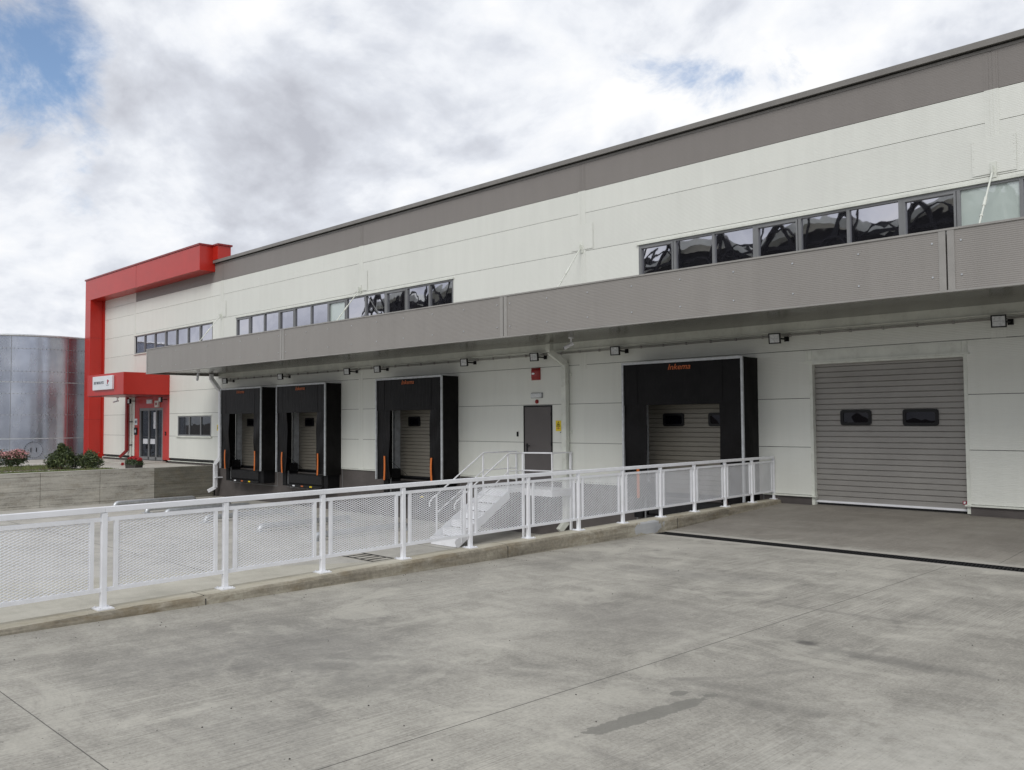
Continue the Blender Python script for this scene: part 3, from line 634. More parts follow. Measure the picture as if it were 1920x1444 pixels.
# ---------------- sectional doors
def shutter(mbx, x0, x1, z0, z1, y, n, gap=.014):
    st = (z1-z0)/n
    for k in range(n):
        a, b = z0+k*st, z0+(k+1)*st
        mbx.add([(x0, y+.022, a), (x1, y+.022, a), (x1, y, a+gap), (x0, y, a+gap), (x1, y, b-gap*.5), (x0, y, b-gap*.5), (x1, y+.022, b), (x0, y+.022, b)],
                [(0, 1, 2, 3), (3, 2, 4, 5), (5, 4, 6, 7)])
def door_window(par, xc, zc, y, w_=.60, h_=.30):
    m_ = MB(); pts = []; r = .05
    for cx, cz, a0 in ((w_/2-r, h_/2-r, 0), (-w_/2+r, h_/2-r, 90), (-w_/2+r, -h_/2+r, 180), (w_/2-r, -h_/2+r, 270)):
        for k in range(5): a = rad(a0+k*22.5); pts.append((cx+r*cos(a), cz+r*sin(a)))
    n = len(pts); inn = [(px*(w_-.11)/w_, pz*(h_-.11)/h_) for px, pz in pts]
    vs = [(xc+px, y-.028, zc+pz) for px, pz in pts] + [(xc+px, y-.028, zc+pz) for px, pz in inn] + [(xc+px, y+.004, zc+pz) for px, pz in pts] + [(xc+px, y-.010, zc+pz) for px, pz in inn]
    fs = []
    for i in range(n): j = (i+1) % n; fs += [(i, j, n+j, n+i), (i, 2*n+i, 2*n+j, j), (n+i, n+j, 3*n+j, 3*n+i)]
    m_.add(vs, fs); f_ = m_.build('door_window', 'black_plastic', par)
    g2 = MB(); g2.box(xc-w_/2+.045, xc+w_/2-.045, y-.012, y-.006, zc-h_/2+.045, zc+h_/2-.045); g2.build('window_pane', 'glass_dark', f_)
mb = MB(); shutter(mb, -7.60, -4.80, .06, 2.84, W+.10, 26)
sd_ = mb.build('sectional_door', 'shutter', B)
door_window(sd_, -6.78, 1.72, W+.10); door_window(sd_, -5.58, 1.715, W+.10, .63, .31)
mb = MB(); mb.box(-7.60, -4.78, W+.075, W+.11, .035, .075); mb.build('bottom_seal', 'white_paint', sd_)
mb = MB(); mb.box(-4.90, -4.835, W+.088, W+.097, .155, .215); s1 = mb.build('sticker', 'ink_red', sd_)
mb = MB(); mb.prism([(-4.885, .165), (-4.865, .165), (-4.85, .185), (-4.85, .205), (-4.885, .205)], W+.084, W+.087); mb.build('sticker_mark', 'sign_white', sd_)
mb = MB()
mb.box(-7.66, -7.60, W-.006, W+.12, -.02, 2.82); mb.box(-4.80, -4.74, W-.006, W+.12, .0, 2.82)
mb.box(-7.60, -4.80, W-.02, W+.095, 2.79, 2.83)
dj = mb.build('door_frame', 'trim_white', B)
mb = MB(); mb.box(-7.76, -4.70, W-.035, W-.002, 2.832, 2.87); mb.box(-7.74, -4.72, W-.006, W-.0015, 2.872, 3.06)
for x in (-7.72, -7.62, -4.84, -4.76): mb.box(x, x+.022, W-.014, W-.007, 2.872, 3.075)
mb.build('lintel_trim', 'trim_white', dj)
mb = MB(); mb.box(-7.6, -4.8, W+.13, W+.16, -.1, 2.9); mb.build('door_backing', 'gap_dark', sd_)
# personnel door
mb = MB(); mb.box(-15.56, -14.63, W-.004, W+.05, .0, 2.06); pd = mb.build('personnel_door', 'door_grey', B)
mb = MB(); mb.box(-15.6, -15.565, W-.012, W+.06, 0, 2.10); mb.box(-14.625, -14.58, W-.012, W+.06, 0, 2.10); mb.box(-15.565, -14.625, W-.012, W+.06, 2.065, 2.10)
mb.build('frame', 'iron', pd)
mb = MB(); mb.box(-15.50, -15.45, W-.014, W-.005, .87, 1.10); mb.tube([(-15.475, W-.01, 1.04), (-15.475, W-.06, 1.04), (-15.33, W-.06, 1.04)], .012, 8); mb.build('handle', 'black_plastic', pd)
mb = MB()
for z in (.25, 1.05, 1.82): mb.tube([(-14.62, W-.016, z), (-14.62, W-.016, z+.09)], .01, 8)
mb.build('hinge', 'iron', pd)
# dock door recesses
for i, c in enumerate(DOCKS):
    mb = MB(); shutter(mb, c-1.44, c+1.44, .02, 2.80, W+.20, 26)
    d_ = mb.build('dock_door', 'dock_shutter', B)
    door_window(d_, c-.70, 1.70, W+.20, .56, .30); door_window(d_, c+.50, 1.70, W+.20, .56, .30)
    mb = MB(); mb.box(c-1.5, c-1.40, W-.012, W+.197, -.02, 2.75); mb.box(c+1.40, c+1.5, W-.012, W+.197, -.02, 2.75); mb.box(c-1.40, c+1.40, W-.012, W+.197, 2.62, 2.75)
    mb.build('door_frame', 'galv_dull', d_)
    mb = MB(); mb.box(c-1.5, c+1.5, W+.23, W+.26, -.2, 2.9); mb.box(c-1.5, c+1.5, W-.01, W+.25, -.25, -.058); mb.box(c-1.44, c+1.44, W+.17, W+.20, -.02, .03); mb.build('door_backing', 'iron', d_)

# ================================================================== DOCK SHELTERS
where = ['leftmost, at the end of the canopy', 'second from the left, close against its neighbour', 'third from the left, just before the white steps', 'nearest the big grey sectional door']
FY = 15.87
for i, c in enumerate(DOCKS):
    T = thing('dock_shelter', 'black canvas dock shelter, '+where[i], 'dock shelter', (c, W, 0), 'dock shelters along the loading bays')
    x0, x1 = c-1.54, c+1.54; zt = 3.01; zb = -.05
    rnd = random.Random(i*5+1)
    for sgn, xa in ((-1, x0), (1, x1)):
        m_ = MB()
        def fn(u, v, xa=xa, sgn=sgn):
            y = FY+.03+(W-.02-FY-.03)*u; z = zb+(zt-.02-zb)*v
            bul = sin(pi*u)*.014*sin(3+v*9+u*4) + sin(pi*u)*sin(pi*v)*.02
            return (xa + sgn*bul, y, z)
        m_.sheet(fn, 8, 20); m_.sheet(lambda u, v, f=fn, sgn=sgn: (f(1-u, v)[0]-sgn*.02, f(1-u, v)[1], f(1-u, v)[2]), 8, 20)
        m_.box(xa-.02 if sgn > 0 else xa, xa if sgn > 0 else xa+.02, FY+.02, W-.02, zb-.005, zb)
        m_.build('side_canvas', 'canvas_black', T)
    m_ = MB(); m_.sheet(lambda u, v: (x0+(x1-x0)*u, FY+.03+(W-.02-FY-.03)*v, zt-.01+.01*sin(pi*v)*sin(u*17)), 24, 6)
    m_.box(x0+.02, x1-.02, FY+.05, W-.02, zt-.05, zt-.03)
    m_.build('top_canvas', 'canvas_black', T)
    m_ = MB(); hb = 2.035
    def hc(u, v, y=FY): return (x0+.03+(x1-x0-.06)*u, y+.006*sin(u*13+v*4)*(1-v), hb+(zt-.03-hb)*v)
    m_.sheet(hc, 30, 8); m_.sheet(lambda u, v: (hc(1-u, v)[0], hc(1-u, v)[1]+.012, hc(1-u, v)[2]), 30, 8)
    for q in (-1.12, 1.06): m_.box(c+q-.004, c+q+.004, FY-.010, FY-.006, hb+.02, zt-.06)
    m_.build('head_curtain', 'curtain_black', T)
    for sgn, wd in ((-1, .62), (1, .54)):
        m_ = MB(); ph = rnd.uniform(0, 6); am = .035 if i < 3 else .006
        xa = x0+.03 if sgn < 0 else x1-.03
        def sc(u, v, dy=0.0):
            ww = wd + am*sin(v*7+ph)*(1-v)
            return (xa - sgn*ww*u, FY+.022+dy + .05*u*sin(v*5+ph)*am*12 + .012*sin(v*11+ph*2+u*3), zb+.02+(hb+.10-zb)*v)
        m_.sheet(sc, 8, 26); m_.sheet(lambda u, v: sc(1-u, v, .012), 8, 26)
        m_.build('side_curtain', 'curtain_black', T)
        # orange guide strip hanging down the curtain
        m_ = MB(); xs = c + sgn*(1.54-.44 if sgn > 0 else 1.54-.43)
        bend = rnd.choice((-1, 1))*(.03 if i < 3 else .004)
        def st(u, v): return (xs-.035+.07*u + bend*sin(v*2.6), FY-.028-.006*sin(v*3), -.06+.72*v)
        m_.sheet(st, 2, 10); m_.sheet(lambda u, v: (st(1-u, v)[0], st(1-u, v)[1]+.010, st(1-u, v)[2]), 2, 10)
        m_.build('guide_strip', 'orange', T)
    m_ = MB()
    m_.box(x0, x1, FY-.030, FY+.02, zt-.05, zt); m_.box(x0-.001, x0+.045, FY-.028, FY+.02, zb, zt-.051); m_.box(x1-.045, x1+.001, FY-.028, FY+.02, zb-.01, zt-.051)
    m_.build('edge_frame', 'galv_dull', T)
    text('lettering', 'Inkema', T, (c, FY-.014, 2.855), .175, 'orange_print', shear=.28, bold=.0015, sx=1.15)
    m_ = MB(); m_.tube([(x0+.45, FY+.05, .62), (x0+.85, W-.1, .08)], .008, 6); m_.build('tension_cord', 'iron', T)

    # leveller + bumpers
    V = thing('dock_leveller', 'black steel dock leveller with rubber bumpers under the '+['leftmost', 'second', 'third', 'nearest'][i]+' black dock shelter', 'dock leveller', (c, W, YARD), 'dock levellers under the shelters')
    m_ = MB(); m_.box(c-.95, c+1.15, 16.03, W-.02, -.44, -.10); m_.box(c-.93, c+1.13, 15.99, 16.03, -.40, -.12); m_.build('lip', 'iron', V, bevel=.008)
    m_ = MB(); m_.box(c-.97, c+1.17, 15.97, 16.40, -.52, -.445); m_.build('lip_base', 'iron', V)
    m_ = MB()
    for k, mi in ((-.55, 'sign_white'), (-.02, 'orange_print'), (.52, 'yellow')): MB().box(c+k-.07, c+k+.07, 15.962, 15.968, -.51, -.465).build('marking', mi, V)
    for bx in (-1.24, 1.34):
        m_ = MB(); m_.box(c+bx-.12, c+bx+.12, 16.02, W-.02, -.52, -.04); m_.build('bumper', 'black_rubber', V, bevel=.012)
    m_ = MB(); m_.box(c-1.36, c-1.10, 16.15, W-.02, -.03, .26); m_.build('corner_block', 'black_rubber', V, bevel=.01)
    m_ = MB(); m_.box(c-1.09, c-1.06, 16.06, 16.1, -.56, .0); m_.box(c-1.62, c-1.58, W-.022, W-.016, -.62, -.08); m_.box(c+1.62, c+1.64, W-.022, W-.016, -.62, .13)
    m_.box(c-1.62, c+1.64, W-.022, W-.016, -.64, -.62); m_.build('frame', 'frame_grey', V)

# wheel guides: bent galvanised hoops in the yard
pos_words = [('left', 'leftmost'), ('right', 'leftmost'), ('left', 'second'), ('right', 'second'), ('left', 'third'), ('right', 'third'), ('left', 'nearest'), ('right', 'nearest')]
for k, (c, sgn) in enumerate([(c, s_) for c in DOCKS for s_ in (-1, 1)]):
    if k in (6,): pass
    x = c + sgn*1.35
    T = thing('wheel_guide', 'galvanised tube wheel guide on the yard, on the %s side of the %s dock' % pos_words[k], 'wheel guide', (x, 13.2, YARD), 'truck wheel guides in front of the docks')
    m_ = MB(); R_ = .08; h_ = .145
    pts = [(x, 11.85, YARD+.02)]
    for a in range(0, 91, 15): pts.append((x, 11.85+.12-.12*cos(rad(a)), YARD+h_-.12+.12*sin(rad(a))))
    for a in range(0, 91, 15): pts.append((x, 14.75-.12+.12*sin(rad(a)), YARD+h_-.12+.12*cos(rad(a))))
    pts.append((x, 14.75, YARD+.02))
    m_.tube(pts, R_, 14); m_.build('tube', 'galv', T)
    for yy in (11.85, 14.75):
        m_ = MB(); m_.box(x-.14, x+.14, yy-.14, yy+.14, YARD+.001, YARD+.014); m_.build('base_plate', 'galv_dull', T)
# yard drain grating
T = thing('yard_drain', 'flush ladder-like drain grating in the lower yard behind the railing', 'drain', (-15.0, 11.2, YARD))
m_ = MB(); m_.box(-15.95, -14.45, 10.9, 10.93, YARD+.008, YARD+.016); m_.box(-15.95, -14.45, 11.45, 11.48, YARD+.008, YARD+.016)
for k in range(7): m_.box(-15.95+k*.245, -15.92+k*.245, 10.93, 11.45, YARD+.008, YARD+.016)
m_.build('grate', 'iron', T)
m_ = MB(); m_.box(-16.0, -14.4, 10.85, 11.53, YARD+.001, YARD+.007); m_.build('frame', 'wall_concrete', T)

# ================================================================== DOWNPIPES
def rect_pipe(mbx, pts, w_, h_):
    for a, b in zip(pts, pts[1:]):
        a = Vector(a); b = Vector(b); d = (b-a).normalized()*.012
        mbx.bar(a-d, b+d, w_, h_, side=(0, 1, 0) if abs((b-a).normalized().z) > .9 else None)
T = thing('downpipe', 'grey-white square downpipe with a bend, beside the yellow warning sign', 'downpipe', (-14.13, W, YARD))
m_ = MB(); rect_pipe(m_, [(-14.26, 16.05, 3.62), (-14.26, 16.05, 3.44)], .15, .15); rect_pipe(m_, [(-14.26, 16.05, 3.44), (-14.06, 16.40, 3.14)], .15, .15)
rect_pipe(m_, [(-14.06, 16.40, 3.14), (-14.06, 16.40, -.85)], .15, .14); rect_pipe(m_, [(-14.06, 16.40, -.85), (-14.13, 16.22, -1.05)], .15, .15)
m_.build('pipe', 'trim_white', T, bevel=.012)
for z in (2.85, 1.4, -.02, -.6):
    m_ = MB(); m_.box(-14.14, -13.98, 16.325, W-.002, z, z+.025); m_.box(-13.98, -13.92, W-.04, W-.005, z-.01, z+.04); m_.build('bracket', 'trim_white', T)
T = thing('downpipe', 'pale square downpipe at the left end of the canopy, kinking out over the low wall', 'downpipe', (-32.2, W, YARD))
m_ = MB(); rect_pipe(m_, [(-32.15, 15.95, 3.62), (-32.15, 15.95, 3.45)], .14, .14); rect_pipe(m_, [(-32.15, 15.95, 3.45), (-32.28, 16.41, 2.95)], .14, .14)
rect_pipe(m_, [(-32.28, 16.41, 2.95), (-32.28, 16.41, .30)], .14, .14); rect_pipe(m_, [(-32.28, 16.41, .30), (-32.42, 16.28, .05)], .14, .14)
rect_pipe(m_, [(-32.42, 16.28, .05), (-32.42, 16.28, -.88)], .14, .14); rect_pipe(m_, [(-32.42, 16.28, -.88), (-32.55, 16.05, -1.02)], .14, .14)
m_.build('pipe', 'white_paint', T, bevel=.012)
m_ = MB(); m_.box(-32.36, -32.2, 16.2, W-.002, -.5, -.46); m_.build('bracket', 'white_paint', T)
T = thing('downpipe', 'dark red downpipe under the red entrance canopy', 'downpipe', (-41.5, W, 0))
m_ = MB(); rect_pipe(m_, [(-41.52, 16.38, 2.93), (-41.52, 16.38, .40)], .19, .12); rect_pipe(m_, [(-41.52, 16.38, .40), (-41.72, 16.15, .10)], .17, .12); m_.build('pipe', 'red_dark', T, bevel=.01)
T = thing('cable_duct', 'thin white vertical pipe right of the dark red downpipe', 'pipe', (-41.2, W, 0))
m_ = MB(); m_.tube([(-41.2, 16.43, 2.93), (-41.2, 16.43, .07)], .035, 8); m_.build('pipe', 'trim_white', T)
for z in (.65, 1.75):
    m_ = MB(); m_.box(-41.26, -41.14, 16.385, W-.002, z, z+.05); m_.build('clip', 'iron', T)

# ================================================================== FLOODLIGHTS
lx = [-31.46, -27.33, -23.21, -21.58, -17.57, -14.90, -12.29, -8.23, -4.13]
lw = ['at the far left end of the canopy above the leftmost shelter', 'above the second dock shelter from the left', 'on the wall left of the third shelter, by the vertical joint', 'above the left corner of the third dock shelter',
      'right of the third dock shelter over bare wall', 'above the dark red wall siren', 'above the left corner of the nearest dock shelter', 'between the nearest dock shelter and the big grey door', 'above the right jamb of the big grey door']
def floodlight(x, label, sc=1.0):
    T = thing('floodlight', label, 'floodlight', (x, W, 3.35), 'floodlights on the wall under the canopy'); y = 16.17; z = 3.345
    h_ = .108*sc; hw = .118*sc; ang = rad(9)
    def rotp(px, py, pz): return (x+px*cos(.22)-py*sin(.22), y+px*sin(.22)+py*cos(.22)*cos(ang)-pz*sin(ang)*0.6, z+pz*cos(ang)+py*sin(ang))
    def rbox(mm, a, b, c_, d, e, f, mi=0):
        vs = [rotp(*p) for p in [(a, c_, e), (b, c_, e), (b, d, e), (a, d, e), (a, c_, f), (b, c_, f), (b, d, f), (a, d, f)]]
        mm.add(vs, [(0, 3, 2, 1), (4, 5, 6, 7), (0, 1, 5, 4), (1, 2, 6, 5), (2, 3, 7, 6), (3, 0, 4, 7)], mi)
    m_ = MB(); t_ = .022*sc
    rbox(m_, -hw, hw, -.03, .02, h_-t_, h_); rbox(m_, -hw, hw, -.03, .02, -h_, -h_+t_); rbox(m_, -hw, -hw+t_, -.03, .02, -h_+t_, h_-t_); rbox(m_, hw-t_, hw, -.03, .02, -h_+t_, h_-t_)
    rbox(m_, -hw+.01, hw-.01, .021, .045, -h_+.01, h_-.01)
    m_.build('housing', 'black_plastic', T)
    g2 = MB(); rbox(g2, -hw+t_, hw-t_, -.026, -.008, -h_+t_, h_-t_); gl_ = g2.build('lens', 'lamp_glass', T)
    g2 = MB(); rbox(g2, -hw+t_*1.6, hw-t_*1.6, -.0275, -.0265, -.008, .006); g2.build('led_strip', 'galv_dull', gl_)
    m_ = MB(); m_.tube([(x+.06, y+.05, z), (x+.10, W-.09, z-.005), (x+.10, W-.03, z)], .018, 8); m_.box(x+.06, x+.15, W-.035, W-.002, z-.05, z+.05); m_.build('arm', 'black_plastic', T)
for x, l in zip(lx, lw): floodlight(x, 'square black floodlight '+l, 1.0)

# ================================================================== WALL FITTINGS
def cctv(loc, label, hang=True, tilt=(-.6, -.6, -.45)):
    T = thing('security_camera', label, 'camera', loc, 'security cameras'); x, y, z = loc
    d = Vector(tilt).normalized()
    m_ = MB(); m_.disc((x, y, z), .065, (0, 0, -1), .035, 14); m_.tube([(x, y, z-.03), (x, y, z-.13)], .02, 8); m_.build('mount', 'white_paint', T)
    m_ = MB(); c_ = Vector((x, y, z-.17)); m_.tube([c_-d*.05, c_+d*.19], .042, 12); m_.build('body', 'white_paint', T)
    m_ = MB(); m_.disc(c_+d*.19, .034, d, .004, 12); m_.build('lens', 'glass_dark', T)
    return T
cctv((-12.62, 14.95, 3.615), 'white security camera hanging under the canopy beside the bent downpipe')
cctv((-29.57, 14.16, 3.59), 'dark small security camera hanging below the left end of the canopy', tilt=(.1, -.2, -1))
cctv((-41.45, 15.9, 2.925), 'white security camera under the red entrance canopy', tilt=(-.5, -.7, -.2))
T = thing('wall_siren', 'dark red alarm siren box with a pale oval, high above the grey door', 'siren', (-15.14, W, 2.77))
m_ = MB(); m_.sheet(lambda u, v: (-15.14+(u-.5)*.31, W-.01-.09*max(0, 1-(2*u-1)**4)*max(0, 1-(2*v-1)**6), 2.77+.31*v), 12, 12); m_.box(-15.30, -14.98, W-.012, W-.002, 2.765, 3.085); m_.build('housing', 'red_plastic', T)
m_ = MB(); m_.add([(-15.15+.055*cos(a*pi/8), W-.110, 2.93+.026*sin(a*pi/8)) for a in range(16)], [tuple(range(16))]); m_.build('logo_plate', 'sign_white', T)
T = thing('emergency_light', 'white oblong emergency light fitting above the grey door', 'light', (-15.11, W, 2.3), 'emergency lights over doors')
m_ = MB(); m_.box(-15.30, -14.92, W-.06, W-.002, 2.30, 2.42); m_.build('cover', 'lamp_glass', T, bevel=.02)
m_ = MB(); m_.box(-15.315, -14.905, W-.02, W-.001, 2.29, 2.43); m_.build('base', 'frame_grey', T)
T = thing('alarm_beacon', 'small round dark red beacon just above the grey door', 'beacon', (-15.11, W, 2.2))
m_ = MB(); m_.disc((-15.11, W-.002, 2.2), .055, (0, -1, 0), .025, 16); m_.build('base', 'red_plastic', T)
m_ = MB(); m_.sheet(lambda u, v: (-15.11+.045*sin(pi*v/2)*cos(2*pi*u), W-.028-.035*cos(pi*v/2), 2.2+.045*sin(pi*v/2)*sin(2*pi*u)), 14, 6); m_.build('dome', 'red_plastic', T)
T = thing('card_reader', 'small black card reader on the wall left of the grey door', 'reader', (-15.82, W, 1.34))
m_ = MB(); m_.box(-15.85, -15.79, W-.025, W-.001, 1.28, 1.41); m_.build('case', 'black_plastic', T, bevel=.008)
m_ = MB(); m_.box(-15.835, -15.805, W-.027, W-.0255, 1.35, 1.395); m_.build('keypad', 'glass_dark', T)
T = thing('warning_sign', 'yellow warning notice with a black triangle between door and downpipe', 'sign', (-14.38, W, 1.44))
sxc = -14.375
m_ = MB(); m_.box(sxc-.09, sxc+.09, W-.006, W-.001, 1.43, 1.70); m_.build('panel', 'yellow', T)
m_ = MB()
tri = [(sxc-.068, 1.545), (sxc+.068, 1.545), (sxc, 1.68)]; tin = [(sxc-.046, 1.557), (sxc+.046, 1.557), (sxc, 1.652)]
m_.add([(p[0], W-.0075, p[1]) for p in tri+tin], [(0, 1, 4, 3), (1, 2, 5, 4), (2, 0, 3, 5)])
m_.prism([(sxc-.022, 1.575), (sxc+.012, 1.57), (sxc+.02, 1.60), (sxc+.034, 1.615), (sxc+.018, 1.63), (sxc+.004, 1.605), (sxc-.03, 1.59)], W-.0085, W-.007)
m_.build('pictogram', 'black_plastic', T)
m_ = MB()
for z, hw in ((1.52, .025), (1.503, .062), (1.487, .02)): m_.box(sxc-hw, sxc+hw, W-.0085, W-.007, z-.005, z+.005)
m_.build('small_print', 'ink_red', T)
m_ = MB(); m_.box(sxc+.06, sxc+.085, W-.006, W-.001, 1.385, 1.41); m_.build('stud', 'black_plastic', T)
T = thing('warning_sign', 'small yellow notice at the left edge of the leftmost dock shelter', 'sign', (-32.62, W, 1.45))
m_ = MB(); m_.box(-32.74, -32.55, W-.006, W-.001, 1.38, 1.62); m_.build('panel', 'yellow', T)
m_ = MB(); m_.add([(-32.71, W-.008, 1.46), (-32.58, W-.008, 1.46), (-32.645, W-.008, 1.58)], [(0, 1, 2)]); m_.build('pictogram', 'ink', T)
# sign on red entrance canopy
T = thing('company_sign', 'white rectangular company sign on the red entrance canopy', 'sign', (-39.3, 14.5, 3.2))
m_ = MB(); m_.box(-40.42, -38.17, 14.40, 14.495, 3.19, 3.80); m_.build('board', 'sign_white', T, bevel=.01)
text('lettering', 'SPLIT MODUL PETS', T, (-39.68, 14.396, 3.50), .165, 'ink', bold=.003, sx=.82)
m_ = MB(); m_.prism([(-38.72, 3.43), (-38.64, 3.43), (-38.62, 3.50), (-38.55, 3.52), (-38.51, 3.58), (-38.60, 3.60), (-38.68, 3.63), (-38.72, 3.60), (-38.70, 3.54)], 14.390, 14.398); m_.build('emblem', 'ink_red', T)
m_ = MB(); m_.box(-38.82, -38.52, 14.393, 14.398, 3.37, 3.39); m_.build('small_print', 'ink', T)
# entrance fittings
def smallbox(name, label, cat, x0, x1, z0, z1, mat, dep=.05, m2='glass_dark', grp=None, pn='case'):
    T = thing(name, label, cat, ((x0+x1)/2, W, z0), grp); y1 = W+.008 if x0 > -41.07 else W-.001
    m_ = MB(); m_.box(x0, x1, y1-dep, y1, z0, z1); m_.build(pn, mat, T, bevel=.008)
    m_ = MB(); m_.box(x0+(x1-x0)*.2, x1-(x1-x0)*.2, y1-dep-.004, y1-dep-.0005, z0+(z1-z0)*.3, z1-(z1-z0)*.3); m_.build('face', m2, T)
smallbox('emergency_light', 'white emergency light above the glazed entrance door', 'light', -39.5, -38.95, 2.60, 2.78, 'lamp_glass', .06, 'lamp_glass', 'emergency lights over doors')
smallbox('alarm_box', 'pale grey alarm box right of the emergency light over the entrance', 'alarm', -38.55, -38.2, 2.42, 2.72, 'trim_white', .09, 'red_plastic')
smallbox('wall_plaque', 'white notice plaque left of the glazed entrance door', 'plaque', -40.93, -40.62, 1.62, 1.92, 'sign_white', .012, 'ink')
smallbox('intercom', 'black and silver intercom left of the glazed entrance door', 'intercom', -40.93, -40.62, 1.16, 1.5, 'black_plastic', .04, 'galv')
smallbox('call_button', 'small dark button right of the glazed entrance door', 'button', -37.6, -37.5, 1.15, 1.32, 'black_plastic', .03, 'red_plastic')
for x, l in ((-40.9, 'left'), (-37.5, 'right')):
    T = thing('wall_lamp', 'small black wall lamp at the upper %s of the red entrance panel' % l, 'lamp', (x, W, 2.7), 'wall lamps over the entrance')
    m_ = MB(); m_.box(x-.12, x+.12, W-.30, W-.22, 2.62, 2.86); m_.build('housing', 'black_plastic', T)
    m_ = MB(); m_.box(x-.09, x+.09, W-.312, W-.301, 2.65, 2.83); m_.build('lens', 'lamp_glass', T)
    m_ = MB(); m_.bar((x+.02, W-.22, 2.75), (x+.02, W+.008, 2.75), .03, .03); m_.build('arm', 'black_plastic', T)

# ================================================================== KERB WALL + RAILING
T = thing('kerb_wall', 'stained low concrete kerb wall carrying the white railing', 'kerb wall', (-8, 8, 0))
rk = random.Random(3); mb = MB(); tp = MB()
ystep = .06; ys = [-3.0 + ystep*k for k in range(int((16.44+3.0)/ystep)+1)]
chips = [(3.0, .30, .035), (3.76, .05, .02), (5.9, .1, .015), (8.1, .2, .012), (12.2, .25, .02), (1.6, .15, .02), (6.9, .08, .018)]
rowA = []
for y in ys:
    ch = sum(d*math.exp(-((y-c)/wd)**2) for c, wd, d in chips); n1 = rk.uniform(-1, 1)*.0035
    xf = post_x(y)+.17; xi = post_x(y)-.12; z = kz(y)
    ch *= (1+.6*rk.uniform(-1, 1))
    rowA.append(((xf+n1*.8+.004, y, gz(y)-.08), (xf+n1*.6, y, z-.03-ch*.9), (xf-.012+n1, y, z-.010-ch*.5), (xf-.03-ch*1.2, y, z+n1*.3), (xi, y, z), (xi-.01, y, YARD-.1)))
for a, b in zip(rowA, rowA[1:]):
    for k in range(3): mb.add([a[k], b[k], b[k+1], a[k+1]], [(0, 1, 2, 3)], 0)
    mb.add([a[4], b[4], b[5], a[5]], [(0, 1, 2, 3)], 0)
    tp.add([a[3], b[3], b[4], a[4]], [(0, 1, 2, 3)], 0)
kw = mb.build('kerb_face', 'kerb_concrete', T); tp.build('kerb_top', 'kerb_top', T)
mb = MB()
for y in (3.76, 8.0, 12.3):
    x = post_x(y); mb.box(x-.121, x+.1755, y-.003, y+.003, gz(y)-.02, kz(y)-.028); mb.box(x-.121, x+.13, y-.003, y+.003, kz(y)-.01, kz(y)+.001)
mb.build('expansion_joint', 'gap_dark', T)


PY = [-2.2, -1.1, .05, 1.16+.55, 2.885, 4.046, 5.191, 6.335, 7.465, 8.611, 9.759, 10.918, 12.047, 13.181, 14.335, 15.462, 16.46]
PY[3] = 1.72
T = thing('railing', 'white painted steel railing with expanded mesh panels along the kerb', 'railing', (-8, 8, .09))
H = .885
P3 = [Vector((post_x(y), y, kz(y))) for y in PY]
def off3(p, z): return p + Vector((0, 0, z))
PHW = .024
for p in P3:
    m_ = MB(); m_.box(p.x-PHW, p.x+PHW, p.y-PHW, p.y+PHW, p.z+.004, p.z+H-.052); po = m_.build('post', 'white_paint', T, bevel=.003)
    m_ = MB(); m_.box(p.x-.075, p.x+.075, p.y-.07, p.y+.07, p.z+.001, p.z+.012)
    for sx in (-.055, .055):
        for sy in (-.05, .05): m_.disc((p.x+sx, p.y+sy, p.z+.012), .009, (0, 0, 1), .01, 6)
    m_.box(p.x-.04, p.x+.04, p.y-.04, p.y+.04, p.z+.012, p.z+.016); m_.build('base_plate', 'white_paint', po)
m_ = MB()
for a, b in zip(P3, P3[1:]): m_.bar(off3(a, H-.025), off3(b, H-.025), .055, .050)
m_.build('top_rail', 'white_paint', T, bevel=.004)
Z1, Z0 = .775, .165
for a, b in zip(P3, P3[1:]):
    d = (b-a); Ln = d.length; e = d/Ln
    def P(s_, z_): return a + d*(s_/Ln) + Vector((0, 0, z_))
    m_ = MB(); q = .034
    m_.bar(P(PHW, Z1), P(Ln-PHW, Z1), .030, q); m_.bar(P(PHW, Z0), P(Ln-PHW, Z0), .030, q)
    s0, s1 = .105, Ln-.105
    for s_ in (s0, s1): m_.bar(P(s_, Z0+q/2), P(s_, Z1-q/2), .030, .034, side=(e.x, e.y, 0))
    pf = m_.build('panel_frame', 'white_paint', T)
    # expanded metal: two families of slanting strands clipped to the frame
    m_ = MB(); sa, sb, za, zb_ = s0+.015, s1-.015, Z0+q/2, Z1-q/2
    LW, SW = .060, .0235; sl_ = SW/LW; side = Vector((e.y, -e.x, 0))
    for sg in (1, -1):
        k = -60
        while k < 90:
            # line z = z_off + sg*sl_*(s-sa)
            zo = za + k*SW; s_lo, s_hi = sa, sb
            if sg > 0:
                if zo < za: s_lo = max(sa, sa+(za-zo)/sl_)
                s_hi = min(sb, sa+(zb_-zo)/sl_)
            else:
                if zo > zb_: s_lo = max(sa, sa+(zo-zb_)/sl_)
                s_hi = min(sb, sa+(zo-za)/sl_)
            if s_hi-s_lo > .01:
                pa = P(s_lo, zo+sg*sl_*(s_lo-sa)); pb = P(s_hi, zo+sg*sl_*(s_hi-sa)); u = Vector((0, 0, .0036)); o_ = side*(.0025*sg)
                m_.add([pa-u+o_-side*.0022, pb-u+o_-side*.0022, pb+u+o_+side*.0022, pa+u+o_+side*.0022, pa-u+o_+side*.0035, pb-u+o_+side*.0035], [(0, 1, 2, 3), (4, 5, 1, 0), (3, 2, 5, 4)])
            k += 1
    m_.build('mesh_infill', 'white_paint', pf)

